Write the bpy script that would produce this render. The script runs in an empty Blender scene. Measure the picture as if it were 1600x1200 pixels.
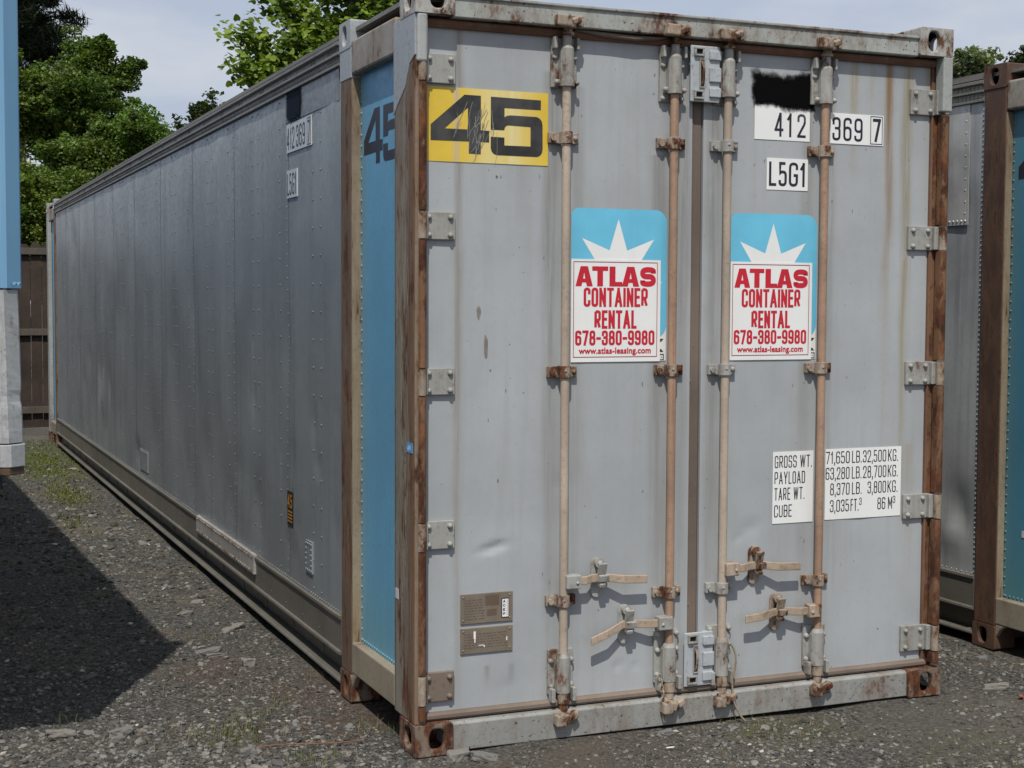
import bpy, bmesh, math, random
import numpy as np
from mathutils import Vector, Matrix, noise as mnoise

rnd = random.Random(7)
SC = bpy.context.scene
COL = SC.collection
R = math.radians

# ------------------------------------------------------------------ camera, world, sun, exposure
def set_camera():
    yaw, pitch, roll = 0.399985448, -0.0549796635, 0.00442995879
    f = Vector((math.sin(yaw)*math.cos(pitch), math.cos(yaw)*math.cos(pitch), math.sin(pitch)))
    rt = Vector((math.cos(yaw), -math.sin(yaw), 0)); up = rt.cross(f)
    rt2 = math.cos(roll)*rt + math.sin(roll)*up
    up2 = -math.sin(roll)*rt + math.cos(roll)*up
    cam = bpy.data.cameras.new('camera'); o = bpy.data.objects.new('camera', cam); COL.objects.link(o)
    m = Matrix((rt2, up2, -f)).transposed().to_4x4()
    m.translation = Vector((-1.80313941, -5.18175324, 1.71430308))
    o.matrix_world = m
    cam.sensor_width = 36; cam.lens = 2305.64/1600*36
    cam.clip_start = 0.05; cam.clip_end = 2000
    SC.camera = o
set_camera()

SUN_TRAVEL = Vector((0.50, 1.0, -1.72)).normalized()
SUN_EL = math.asin(-SUN_TRAVEL.z)
SUN_ROT = math.atan2(-SUN_TRAVEL.x, -SUN_TRAVEL.y)

def set_world():
    w = bpy.data.worlds.new('World'); SC.world = w; w.use_nodes = True
    nt = w.node_tree; nt.nodes.clear()
    out = nt.nodes.new('ShaderNodeOutputWorld'); bg = nt.nodes.new('ShaderNodeBackground')
    sky = nt.nodes.new('ShaderNodeTexSky'); sky.sky_type = 'NISHITA'; sky.sun_disc = False
    sky.sun_elevation = SUN_EL; sky.sun_rotation = SUN_ROT; sky.dust_density = 2.0; sky.air_density = 1.2
    tc = nt.nodes.new('ShaderNodeTexCoord')
    mp = nt.nodes.new('ShaderNodeMapping'); mp.inputs['Scale'].default_value = (1.6, 1.6, 5.0)
    mp.inputs['Location'].default_value = (0.35, 0.1, 0.2)
    nz = nt.nodes.new('ShaderNodeTexNoise'); nz.inputs['Scale'].default_value = 2.2
    nz.inputs['Detail'].default_value = 6; nz.inputs['Roughness'].default_value = 0.5
    rp = nt.nodes.new('ShaderNodeValToRGB')
    rp.color_ramp.elements[0].position = 0.44; rp.color_ramp.elements[0].color = (4.8, 5.4, 6.7, 1)
    rp.color_ramp.elements[1].position = 0.62; rp.color_ramp.elements[1].color = (7.1, 7.3, 7.8, 1)
    mx = nt.nodes.new('ShaderNodeMix'); mx.data_type = 'RGBA'; mx.inputs[0].default_value = 0.86
    L = nt.links.new
    L(tc.outputs['Generated'], mp.inputs['Vector']); L(mp.outputs['Vector'], nz.inputs['Vector'])
    L(nz.outputs['Fac'], rp.inputs['Fac'])
    L(sky.outputs['Color'], mx.inputs[6]); L(rp.outputs['Color'], mx.inputs[7])
    L(mx.outputs[2], bg.inputs['Color']); bg.inputs['Strength'].default_value = 0.10
    L(bg.outputs['Background'], out.inputs['Surface'])
set_world()

def set_sun():
    l = bpy.data.lights.new('sun', 'SUN'); l.energy = 4.0; l.angle = R(0.5); l.color = (1.0, 0.95, 0.87)
    o = bpy.data.objects.new('sun', l); COL.objects.link(o)
    o.rotation_euler = SUN_TRAVEL.to_track_quat('-Z', 'Y').to_euler()
    o.location = (-10, -20, 34)
set_sun()
SC.view_settings.view_transform = 'Standard'
SC.view_settings.look = 'None'
SC.view_settings.exposure = 0.0
SC.view_settings.gamma = 1.0

# ------------------------------------------------------------------ mesh helpers
class MB:
    def __init__(s): s.v = []; s.f = []; s.sm = []
    def add(s, vs, fs, smooth=False):
        n = len(s.v); s.v += [tuple(v) for v in vs]
        for f in fs: s.f.append([n+i for i in f]); s.sm.append(smooth)
        return s
    def box(s, x0, x1, y0, y1, z0, z1):
        v = [(x, y, z) for z in (z0, z1) for y in (y0, y1) for x in (x0, x1)]
        return s.add(v, [(0,2,3,1), (4,5,7,6), (0,1,5,4), (2,6,7,3), (0,4,6,2), (1,3,7,5)])
    def boxr(s, c, size, rot):                       # rotated box
        m = Matrix.Rotation(rot[2],3,'Z') @ Matrix.Rotation(rot[1],3,'Y') @ Matrix.Rotation(rot[0],3,'X')
        hx, hy, hz = size[0]/2, size[1]/2, size[2]/2
        v = [Vector(c) + m @ Vector((x, y, z)) for z in (-hz, hz) for y in (-hy, hy) for x in (-hx, hx)]
        return s.add(v, [(0,2,3,1), (4,5,7,6), (0,1,5,4), (2,6,7,3), (0,4,6,2), (1,3,7,5)])
    def cyl(s, a, b, r, r2=None, n=16, caps=True):
        a, b = Vector(a), Vector(b); r2 = r if r2 is None else r2
        d = (b-a).normalized(); u = d.orthogonal().normalized(); w = d.cross(u)
        ang = [2*math.pi*i/n for i in range(n)]
        ra = [a + r*(u*math.cos(t)+w*math.sin(t)) for t in ang]; rb = [b + r2*(u*math.cos(t)+w*math.sin(t)) for t in ang]
        s.add(ra+rb, [(i, (i+1)%n, n+(i+1)%n, n+i) for i in range(n)], True)
        if caps:
            s.add(ra, [list(range(n))[::-1]]); s.add(rb, [list(range(n))])
        return s
    def tube(s, pts, r, n=8):
        pts = [Vector(p) for p in pts]; rr = r if isinstance(r, (list, tuple)) else [r]*len(pts)
        vs = []; u = None
        for i, p in enumerate(pts):
            d = (pts[min(i+1, len(pts)-1)] - pts[max(i-1, 0)])
            d = d.normalized() if d.length > 1e-9 else Vector((0,0,1))
            u = d.orthogonal().normalized() if u is None else (u - d*u.dot(d)).normalized()
            w = d.cross(u)
            vs += [p + rr[i]*(u*math.cos(2*math.pi*k/n)+w*math.sin(2*math.pi*k/n)) for k in range(n)]
        fs = [(i*n+k, i*n+(k+1)%n, (i+1)*n+(k+1)%n, (i+1)*n+k) for i in range(len(pts)-1) for k in range(n)]
        s.add(vs, fs, True)
        s.add(vs[:n], [list(range(n))[::-1]]); s.add(vs[-n:], [list(range(n))])
        return s
    def dome(s, c, nrm, r, h, n=8):
        c = Vector(c); d = Vector(nrm).normalized(); u = d.orthogonal().normalized(); w = d.cross(u)
        vs = []
        for (rr, hh) in ((r, 0), (r*0.8, h*0.62)):
            vs += [c + d*hh + rr*(u*math.cos(2*math.pi*k/n)+w*math.sin(2*math.pi*k/n)) for k in range(n)]
        vs.append(c + d*h)
        fs = [(k, (k+1)%n, n+(k+1)%n, n+k) for k in range(n)] + [(n+k, n+(k+1)%n, 2*n) for k in range(n)]
        return s.add(vs, fs, True)
    def prism(s, poly, axis, a, b):
        """poly = 2D outline (counter clockwise), extruded along axis from a to b"""
        def P(p, t):
            return {'x': (t, p[0], p[1]), 'y': (p[0], t, p[1]), 'z': (p[0], p[1], t)}[axis]
        n = len(poly)
        s.add([P(p, a) for p in poly]+[P(p, b) for p in poly], [(i, (i+1)%n, n+(i+1)%n, n+i) for i in range(n)] + [list(range(n))[::-1], list(range(n, 2*n))])
        return s
    def bolt(s, x, z, y=0.05, r=0.011, d=(0, -1, 0), h=0.012):
        return s.dome((x, y, z), d, r, h, 10)
    def build(s, name, mat, parent=None, bevel=0.0, merge=False, label=None, segs=2):
        me = bpy.data.meshes.new(name)
        me.from_pydata(s.v, [], s.f); me.polygons.foreach_set('use_smooth', s.sm)
        bm = bmesh.new(); bm.from_mesh(me)
        if merge: bmesh.ops.remove_doubles(bm, verts=bm.verts, dist=1e-5)
        bmesh.ops.recalc_face_normals(bm, faces=bm.faces)
        bm.to_mesh(me); bm.free()
        me.materials.append(mat)
        o = bpy.data.objects.new(name, me); COL.objects.link(o)
        if parent is not None: o.parent = parent
        if bevel:
            b = o.modifiers.new('bevel', 'BEVEL'); b.width = bevel; b.segments = segs; b.limit_method = 'ANGLE'; b.angle_limit = R(40)
        if label: o['label'] = label
        return o

def np_mesh(name, verts, faces, mat, parent=None, smooth=False, col=None):
    """fast mesh from numpy arrays, all faces of the same size"""
    me = bpy.data.meshes.new(name)
    nv, nf, k = len(verts), len(faces), faces.shape[1]
    me.vertices.add(nv); me.vertices.foreach_set('co', verts.astype(np.float32).ravel())
    me.loops.add(nf*k); me.loops.foreach_set('vertex_index', faces.astype(np.int32).ravel())
    me.polygons.add(nf); me.polygons.foreach_set('loop_start', np.arange(0, nf*k, k, dtype=np.int32))
    me.polygons.foreach_set('use_smooth', np.full(nf, smooth))
    me.update(calc_edges=True)
    if col is not None:
        a = me.color_attributes.new('tint', 'FLOAT_COLOR', 'POINT')
        a.data.foreach_set('color', np.concatenate([col, np.ones((nv, 1))], 1).astype(np.float32).ravel())
    me.materials.append(mat)
    o = bpy.data.objects.new(name, me); COL.objects.link(o)
    if parent is not None: o.parent = parent
    return o

def thing(name, label, cat, loc=(0, 0, 0), group=None):
    o = bpy.data.objects.new(name, None); COL.objects.link(o); o.location = loc; o.empty_display_size = 0.2
    o['label'] = label; o['category'] = cat
    if group: o['group'] = group
    return o
def tag(o, label, cat, group=None, kind=None):
    if label: o['label'] = label
    if cat: o['category'] = cat
    if group: o['group'] = group
    if kind: o['kind'] = kind
    return o

# ------------------------------------------------------------------ material helpers
class NT:
    def __init__(s, name):
        s.m = bpy.data.materials.new(name); s.m.use_nodes = True
        s.t = s.m.node_tree; s.b = s.t.nodes['Principled BSDF']
        s.tc = s.t.nodes.new('ShaderNodeTexCoord'); s.o = s.tc.outputs['Object']
        sp = s.t.nodes.new('ShaderNodeSeparateXYZ'); s.l(s.o, sp.inputs[0])
        s.x, s.y, s.z = sp.outputs[0], sp.outputs[1], sp.outputs[2]
    def l(s, a, b): s.t.links.new(a, b)
    def put(s, inp, v):
        if hasattr(v, 'is_linked') or isinstance(v, bpy.types.NodeSocket): s.l(v, inp)
        elif isinstance(v, (tuple, list)) and len(v) == 3 and inp.type == 'RGBA': inp.default_value = (*v, 1)
        else: inp.default_value = v
    def math(s, op, a, b=0.0, clamp=False):
        n = s.t.nodes.new('ShaderNodeMath'); n.operation = op; n.use_clamp = clamp
        s.put(n.inputs[0], a); s.put(n.inputs[1], b); return n.outputs[0]
    def mapr(s, v, a, b, c=0.0, d=1.0):
        n = s.t.nodes.new('ShaderNodeMapRange'); n.interpolation_type = 'SMOOTHSTEP'
        s.put(n.inputs[0], v)
        for i, q in enumerate((a, b, c, d)): n.inputs[i+1].default_value = q
        return n.outputs[0]
    def noise(s, scale, detail=5, rough=0.6, stretch=None, off=(0, 0, 0)):
        n = s.t.nodes.new('ShaderNodeTexNoise')
        n.inputs['Scale'].default_value = scale; n.inputs['Detail'].default_value = detail; n.inputs['Roughness'].default_value = rough
        m = s.t.nodes.new('ShaderNodeMapping'); m.inputs['Scale'].default_value = stretch or (1, 1, 1); m.inputs['Location'].default_value = off
        s.l(s.o, m.inputs[0]); s.l(m.outputs[0], n.inputs['Vector']); return n.outputs['Fac']
    def ramp(s, f, stops):
        n = s.t.nodes.new('ShaderNodeValToRGB'); e = n.color_ramp.elements
        while len(e) < len(stops): e.new(0.5)
        for i, (p, c) in enumerate(stops): e[i].position = p; e[i].color = (*c, 1)
        s.l(f, n.inputs[0]); return n.outputs[0]
    def mix(s, f, a, b, mode='MIX'):
        n = s.t.nodes.new('ShaderNodeMix'); n.data_type = 'RGBA'; n.blend_type = mode
        s.put(n.inputs[0], f); s.put(n.inputs[6], a); s.put(n.inputs[7], b); return n.outputs[2]
    def bump(s, h, strength=0.3, dist=0.003):
        n = s.t.nodes.new('ShaderNodeBump'); n.inputs['Strength'].default_value = strength; n.inputs['Distance'].default_value = dist
        s.l(h, n.inputs['Height']); s.l(n.outputs[0], s.b.inputs['Normal']); return n
    def stain(s, ax, c, w, z1, z0, strength, wob=0.02):
        """vertical run stain centred on ax = c, strongest at z1 and fading out at z0"""
        wv = s.math('MULTIPLY_ADD', s.noise(2.2, 3, 0.5, off=(c*7, c*3, 1)), 2*wob); wv.node.inputs[2].default_value = -wob
        d = s.math('ABSOLUTE', s.math('SUBTRACT', s.math('ADD', ax, wv), c))
        m = s.mapr(d, 0.0, w, 1.0, 0.0)
        v = s.mapr(s.z, min(z0, z1), max(z0, z1), 0.0 if z1 > z0 else 1.0, 1.0 if z1 > z0 else 0.0)
        v = s.math('MULTIPLY', m, v)
        if z1 > z0: v = s.math('MULTIPLY', v, s.mapr(s.z, z1, z1+0.015, 1.0, 0.0))
        n = s.mapr(s.noise(1.0, 4, 0.7, (60, 60, 2.0), off=(c*5, 2, 0)), 0.3, 0.6, 0.35, 1.0)
        return s.math('MULTIPLY', s.math('MULTIPLY', v, n), strength)

RUST = [(0.32, (0.020, 0.009, 0.006)), (0.47, (0.070, 0.025, 0.012)), (0.60, (0.145, 0.055, 0.022)), (0.74, (0.24, 0.12, 0.055))]

def weathered(name, base, var=0.16, dirt=0.30, dirt_col=(0.16, 0.145, 0.12), rust=0.3, rough=0.55, metallic=0.0,
              stains=(), speck=0.0, bump=0.25, scale=1.0, rust_stretch=(1, 1, 0.55), off=(0, 0, 0), spec=0.4, grit=None, streak=(16, 16, 0.7)):
    k = NT(name)
    big = k.noise(1.6*scale, 6, 0.6, off=off)
    dark = tuple(c*(1-var) for c in base); lite = tuple(min(1, c*(1+var)) for c in base)
    col = k.mix(k.mapr(big, 0.3, 0.7), dark, lite)
    st = k.noise(1.0, 6, 0.68, (streak[0]*scale, streak[1]*scale, streak[2]), off=off)
    fine = k.noise(40*scale, 6, 0.7, off=off)
    col = k.mix(k.math('MULTIPLY', k.mapr(st, 0.45, 0.78), dirt), col, dirt_col)
    col = k.mix(k.math('MULTIPLY', k.mapr(fine, 0.5, 0.75), dirt*0.6), col, dirt_col)
    for s_ in stains:
        ax = {'x': k.x, 'y': k.y}[s_[0]]
        col = k.mix(k.stain(ax, *s_[1:6]), col, s_[6])
    hgt = fine
    rgh = k.mapr(fine, 0.3, 0.7, rough-0.1, rough+0.12)
    if rust > 0:
        rn = k.noise(5.0*scale, 9, 0.72, rust_stretch, off=off)
        th = 0.78 - 0.5*rust
        rm = k.mapr(rn, th-0.03, th+0.05)
        rc = k.ramp(k.noise(14*scale, 7, 0.7, (1, 1, 0.5), off=off), RUST)
        halo = k.math('MULTIPLY', k.mapr(rn, th-0.13, th+0.01), 0.45)
        col = k.mix(halo, col, (0.14, 0.085, 0.05))
        col = k.mix(rm, col, rc)
        rgh = k.math('MULTIPLY_ADD', rm, 0.3); rgh.node.inputs[2].default_value = rough
        hgt = k.math('SUBTRACT', k.math('MULTIPLY', fine, 0.5), k.math('MULTIPLY', rm, 0.8))
    grit = (0.55 if rust > 0 else 0.0) if grit is None else grit
    if grit > 0:
        gn = k.noise(48, 9, 0.78, off=(off[1], off[2], off[0])); gm = k.math('MULTIPLY', k.mapr(gn, 0.50, 0.66), grit)
        gl = k.mapr(k.noise(5.5, 5, 0.6, (1, 1, 0.6), off=(8, off[0], 2)), 0.36, 0.62, 0.35, 1.0)
        col = k.mix(k.math('MULTIPLY', gm, gl), col, (0.085, 0.062, 0.045))
    if speck > 0:
        sn = k.noise(75, 2, 0.4, off=(3, 1, 2)); sm = k.mapr(sn, 0.80-0.2*speck, 0.82-0.2*speck)
        col = k.mix(sm, col, (0.08, 0.06, 0.05))
    k.l(col, k.b.inputs['Base Color'])
    k.put(k.b.inputs['Roughness'], rgh)
    k.b.inputs['Metallic'].default_value = metallic
    k.b.inputs['Specular IOR Level'].default_value = spec
    k.bump(hgt, bump, 0.002)
    return k.m

def plain(name, base, rough=0.5, var=0.08, scale=12, bump=0.0, metallic=0.0, dirt=0.0, dirt_col=(0.2, 0.17, 0.13)):
    k = NT(name); n = k.noise(scale, 5, 0.6)
    c = k.mix(k.mapr(n, 0.3, 0.7), tuple(x*(1-var) for x in base), tuple(min(1, x*(1+var)) for x in base))
    if dirt: c = k.mix(k.math('MULTIPLY', k.mapr(k.noise(1.0, 5, 0.65, (22, 22, 1.2)), 0.45, 0.75), dirt), c, dirt_col)
    k.l(c, k.b.inputs['Base Color']); k.b.inputs['Roughness'].default_value = rough; k.b.inputs['Metallic'].default_value = metallic
    k.b.inputs['Specular IOR Level'].default_value = 0.35
    if bump: k.bump(k.noise(scale*4, 4, 0.6), bump, 0.003)
    return k.m

RST = (0.20, 0.085, 0.03); OCH = (0.27, 0.22, 0.12); DRT = (0.15, 0.14, 0.12)
M = {}
M['door'] = weathered('door_paint', (0.345, 0.366, 0.380), var=0.09, dirt=0.34, dirt_col=(0.25, 0.245, 0.225), rust=0.0, rough=0.42, speck=0.25, bump=0.06,  # grime streaks near both outer edges also paint in the edge creases' shade
    stains=[('x', 2.165, 0.032, 2.735, 1.5, 1.0, (0.17, 0.075, 0.03)), ('x', 2.165, 0.05, 2.735, 0.6, 0.35, OCH), ('x', 1.985, 0.035, 2.735, 2.1, 0.75, OCH),
            ('x', 2.07, 0.02, 2.735, 2.45, 0.4, OCH), ('x', 2.262, 0.045, 2.735, 0.6, 0.95, (0.235, 0.20, 0.12)), ('x', 2.255, 0.02, 1.9, 0.35, 0.6, OCH),
            ('x', 2.36, 0.03, 2.74, 2.4, 0.6, OCH), ('x', 2.30, 0.05, 1.1, 0.3, 0.35, OCH),
            ('x', 0.190, 0.030, 2.73, -1, 0.75, (0.20, 0.185, 0.16)), ('x', 0.19, 0.016, 1.9, 0.15, 0.4, (0.24, 0.2, 0.14)),
            ('x', 0.575, 0.05, 2.6, -1, 0.6, DRT), ('x', 0.685, 0.05, 2.55, -1, 0.4, DRT), ('x', 1.05, 0.06, 2.3, -1, 0.6, DRT),
            ('x', 1.16, 0.06, 2.5, -1, 0.55, DRT), ('x', 1.30, 0.05, 2.5, -1, 0.6, DRT), ('x', 1.75, 0.05, 2.6, -1, 0.5, DRT),
            ('x', 1.87, 0.04, 2.6, -1, 0.45, DRT), ('x', 1.42, 0.05, 0.14, 0.40, 0.5, DRT), ('x', 0.45, 0.03, 2.24, 1.9, 0.2, DRT),
            ('x', 0.32, 0.02, 0.30, 0.2, 0.5, DRT), ('x', 0.42, 0.02, 0.30, 0.18, 0.4, DRT)])
M['frame'] = weathered('grey_frame_paint', (0.33, 0.35, 0.34), var=0.1, dirt=0.45, dirt_col=(0.2, 0.18, 0.14), rust=0.30, rough=0.55, speck=0.3, bump=0.3)
M['header'] = weathered('header_paint', (0.33, 0.35, 0.33), var=0.08, dirt=0.5, dirt_col=(0.22, 0.20, 0.15), rust=0.41, rough=0.55, speck=0.6, scale=0.9, bump=0.25, off=(3, 1, 1))
M['sill'] = weathered('sill_paint', (0.27, 0.276, 0.265), var=0.12, dirt=0.7, dirt_col=(0.19, 0.165, 0.135), rust=0.33, rough=0.55, speck=0.6, bump=0.2, off=(2, 0, 4))
M['cast'] = weathered('casting_paint', (0.37, 0.37, 0.345), dirt=0.5, rust=0.47, rough=0.6, scale=2.2, speck=0.3, bump=0.6, off=(1, 2, 0))
M['cast_rust'] = weathered('casting_rust', (0.22, 0.175, 0.14), dirt=0.5, dirt_col=(0.1, 0.06, 0.045), rust=0.62, rough=0.7, scale=2.4, bump=0.6, off=(5, 2, 3))
M['post'] = weathered('post_paint', (0.225, 0.212, 0.18), var=0.2, dirt=0.7, dirt_col=(0.13, 0.105, 0.075), rust=0.46, rough=0.68, rust_stretch=(2.4, 2.4, 0.65), bump=0.5, streak=(11, 11, 1.6),
    stains=[('y', 0.06, 0.09, 2.77, -8.0, 0.95, (0.125, 0.055, 0.025)), ('y', 0.03, 0.04, 2.77, -8.0, 0.8, (0.20, 0.10, 0.04)), ('y', 0.19, 0.09, 2.77, 1.6, 0.85, (0.11, 0.060, 0.035)), ('y', 0.245, 0.02, 2.77, -8, 0.8, (0.07, 0.04, 0.028)), ('y', 0.14, 0.02, 1.9, 0.3, 0.5, (0.32, 0.26, 0.17))])
M['post_int'] = weathered('post_brown_paint', (0.125, 0.085, 0.06), var=0.3, dirt=0.7, dirt_col=(0.22, 0.175, 0.13), rust=0.48, rough=0.68, rust_stretch=(3.0, 3.0, 0.7), bump=0.5, streak=(11, 11, 1.8), off=(0, 3, 1))
M['post_tan'] = weathered('post_tan_paint', (0.245, 0.205, 0.145), var=0.15, dirt=0.6, dirt_col=(0.20, 0.10, 0.04), rust=0.38, rough=0.64, rust_stretch=(2.5, 2.5, 0.4), bump=0.35, streak=(12, 12, 1.4))
M['beam'] = weathered('beam_paint', (0.29, 0.275, 0.24), var=0.2, dirt=0.5, dirt_col=(0.2, 0.15, 0.1), rust=0.42, rough=0.6, bump=0.3, off=(4, 1, 0))
M['beam_low'] = weathered('low_beam_paint', (0.225, 0.20, 0.155), var=0.2, dirt=0.65, dirt_col=(0.24, 0.17, 0.1), rust=0.24, rough=0.6, bump=0.25, off=(4, 7, 0))
M['cap'] = weathered('repair_grey_paint', (0.30, 0.325, 0.345), var=0.05, dirt=0.2, dirt_col=(0.24, 0.2, 0.17), rust=0.12, rough=0.5, bump=0.1)
M['rust'] = weathered('rusted_steel', (0.17, 0.085, 0.040), var=0.35, dirt=0.45, dirt_col=(0.06, 0.028, 0.016), rust=0.62, rough=0.78, rust_stretch=(2.2, 2.2, 0.9), bump=0.7, streak=(10, 10, 3.0))
M['rod'] = weathered('dusty_rod', (0.385, 0.325, 0.262), var=0.18, dirt=0.5, dirt_col=(0.24, 0.15, 0.10), rust=0.0, rough=0.65, scale=1.6, speck=0.15, bump=0.2, grit=0.4)
M['rod_rust'] = weathered('rusty_rod', (0.32, 0.21, 0.145), var=0.22, dirt=0.6, dirt_col=(0.19, 0.085, 0.045), rust=0.15, rough=0.68, scale=1.6, bump=0.25, off=(2, 2, 5))
M['hard'] = weathered('hardware_paint', (0.315, 0.32, 0.305), var=0.10, dirt=0.55, dirt_col=(0.22, 0.19, 0.15), rust=0.36, rough=0.55, scale=2.6, speck=0.2, bump=0.35, off=(7, 0, 2))
M['hard_rust'] = weathered('rusty_hardware', (0.33, 0.28, 0.23), var=0.15, dirt=0.4, dirt_col=(0.25, 0.15, 0.09), rust=0.53, rough=0.7, scale=3.2, bump=0.5, off=(2, 6, 2))
M['cam'] = weathered('cam_steel', (0.36, 0.30, 0.235), var=0.2, dirt=0.5, dirt_col=(0.25, 0.13, 0.07), rust=0.5, rough=0.7, scale=3.0, bump=0.5, off=(9, 6, 2))
M['handle'] = weathered('handle_steel', (0.37, 0.295, 0.225), var=0.15, dirt=0.5, dirt_col=(0.30, 0.17, 0.09), rust=0.30, rough=0.65, scale=2.5, bump=0.3, rust_stretch=(0.5, 1, 1))
M['hinge'] = weathered('hinge_paint', (0.29, 0.295, 0.28), var=0.10, dirt=0.6, dirt_col=(0.20, 0.165, 0.12), rust=0.27, rough=0.55, scale=1.8, speck=0.2, bump=0.2, off=(1, 7, 2))
M['hinge_brown'] = weathered('hinge_brown_paint', (0.17, 0.135, 0.11), var=0.15, dirt=0.4, dirt_col=(0.12, 0.09, 0.07), rust=0.1, rough=0.6, bump=0.2)
M['gasket'] = weathered('brown_gasket', (0.135, 0.105, 0.085), var=0.25, dirt=0.4, dirt_col=(0.2, 0.17, 0.14), rust=0.0, rough=0.8, bump=0.2)
M['gasket_red'] = weathered('rusty_gasket', (0.15, 0.075, 0.045), var=0.25, dirt=0.4, dirt_col=(0.27, 0.2, 0.15), rust=0.2, rough=0.8, bump=0.25, rust_stretch=(0.3, 1, 1))
M['gasket_tan'] = weathered('dusty_gasket', (0.165, 0.13, 0.105), var=0.2, dirt=0.5, dirt_col=(0.12, 0.09, 0.07), rust=0.0, rough=0.8, bump=0.25)
M['black'] = plain('shadow_black', (0.012, 0.011, 0.010), 0.8)
M['wall'] = weathered('aluminium_wall', (0.275, 0.300, 0.315), var=0.13, dirt=0.55, dirt_col=(0.18, 0.193, 0.20), rust=0.0, rough=0.40, metallic=0.32, bump=0.05, scale=0.8, spec=0.5,  # pale scuffs, with glints of the big dents painted in, and dark smears
    stains=[('y', a, b, c, d, e, (0.38, 0.395, 0.40)) for a, b, c, d, e in ((9.05, .10, 1.25, .6, .8), (8.7, .08, 1.1, .5, .6), (2.72, .05, 1.5, .75, .8), (3.9, .06, 2.5, 1.2, .35), (5.3, .10, 2.6, 1.0, .4), (7.0, .15, 2.6, .8, .45), (10.3, .2, 2.6, .8, .5), (2.1, .05, .95, .6, .5))] + [('y', 1.85, .04, .8, .3, .6, (0.11, 0.115, 0.12)), ('y', 6.0, .3, 1.9, .9, .3, (0.16, 0.17, 0.18)), ('y', 4.2, .2, 1.9, .9, .25, (0.16, 0.17, 0.18)), ('y', 8.0, .25, 1.9, 1.1, .3, (0.15, 0.16, 0.17))])
M['wall_band'] = weathered('aluminium_band', (0.17, 0.19, 0.205), var=0.12, dirt=0.3, dirt_col=(0.1, 0.1, 0.1), rust=0.0, rough=0.36, metallic=0.35, bump=0.05)
M['wall_patch'] = weathered('aluminium_patch', (0.42, 0.415, 0.395), var=0.2, dirt=0.6, dirt_col=(0.22, 0.15, 0.1), rust=0.1, rough=0.5, metallic=0.4, bump=0.2, scale=3)
M['toprail'] = weathered('top_rail_alu', (0.21, 0.20, 0.18), var=0.12, dirt=0.5, dirt_col=(0.12, 0.11, 0.09), rust=0.0, rough=0.5, metallic=0.4, bump=0.1, grit=0.4)
M['rail'] = weathered('bottom_rail_alu', (0.17, 0.16, 0.135), var=0.15, dirt=0.5, dirt_col=(0.1, 0.09, 0.07), rust=0.0, rough=0.5, metallic=0.35, bump=0.15, grit=0.5)
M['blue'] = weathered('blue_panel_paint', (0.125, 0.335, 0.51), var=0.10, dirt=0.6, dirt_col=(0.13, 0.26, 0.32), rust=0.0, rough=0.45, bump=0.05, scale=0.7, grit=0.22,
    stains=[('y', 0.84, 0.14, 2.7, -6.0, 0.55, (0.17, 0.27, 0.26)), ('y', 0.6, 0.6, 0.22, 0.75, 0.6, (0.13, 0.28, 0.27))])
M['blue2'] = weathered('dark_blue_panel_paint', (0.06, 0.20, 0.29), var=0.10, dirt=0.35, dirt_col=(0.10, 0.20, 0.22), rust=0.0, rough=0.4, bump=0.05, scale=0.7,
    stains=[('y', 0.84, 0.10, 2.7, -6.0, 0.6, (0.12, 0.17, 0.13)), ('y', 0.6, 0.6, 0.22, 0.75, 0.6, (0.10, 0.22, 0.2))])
M['white'] = plain('white_vinyl', (0.74, 0.75, 0.74), 0.35, 0.02, 6, dirt=0.10, dirt_col=(0.45, 0.43, 0.38))
M['white_old'] = plain('old_white_vinyl', (0.68, 0.69, 0.67), 0.45, 0.04, 8, dirt=0.2, dirt_col=(0.5, 0.47, 0.4))
M['white_dull'] = plain('dull_white_vinyl', (0.50, 0.53, 0.56), 0.45, 0.05, 8, dirt=0.3, dirt_col=(0.3, 0.3, 0.3))
M['ink'] = plain('navy_black_ink', (0.020, 0.020, 0.034), 0.4, 0.2, 20)
M['ink45'] = plain('worn_black_ink', (0.042, 0.042, 0.042), 0.4, 0.45, 9, dirt=0.3, dirt_col=(0.012, 0.012, 0.012))
M['red'] = plain('red_ink', (0.50, 0.018, 0.035), 0.4, 0.05, 10)
M['maroon'] = plain('maroon_ink', (0.30, 0.03, 0.05), 0.4, 0.05, 10)
M['logo_blue'] = plain('logo_blue', (0.135, 0.47, 0.66), 0.35, 0.07, 5, dirt=0.12, dirt_col=(0.25, 0.55, 0.7))
M['plate'] = weathered('brown_data_plate', (0.22, 0.185, 0.145), var=0.15, dirt=0.4, dirt_col=(0.17, 0.115, 0.08), rust=0.0, rough=0.45, metallic=0.3, scale=5, bump=0.3)
M['plate_ink'] = plain('plate_etching', (0.12, 0.085, 0.06), 0.5)
M['steel'] = plain('bright_steel', (0.45, 0.45, 0.44), 0.35, 0.1, 30, metallic=0.8)
M['scratch'] = plain('pale_scratch', (0.24, 0.235, 0.22), 0.5)
M['barrel'] = weathered('hinge_barrel_steel', (0.30, 0.255, 0.20), var=0.2, dirt=0.6, dirt_col=(0.18, 0.10, 0.06), rust=0.5, rough=0.7, scale=2.2, bump=0.4, off=(3, 3, 1))
M['wall2'] = weathered('pale_aluminium_wall', (0.40, 0.41, 0.415), var=0.22, dirt=0.6, dirt_col=(0.20, 0.205, 0.21), rust=0.0, rough=0.42, metallic=0.30, bump=0.06, scale=0.9, off=(4, 4, 4))
M['wall_patch2'] = weathered('pale_patch', (0.42, 0.415, 0.40), var=0.25, dirt=0.5, dirt_col=(0.2, 0.2, 0.2), rust=0.0, rough=0.42, metallic=0.3, scale=2, bump=0.1)

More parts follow.
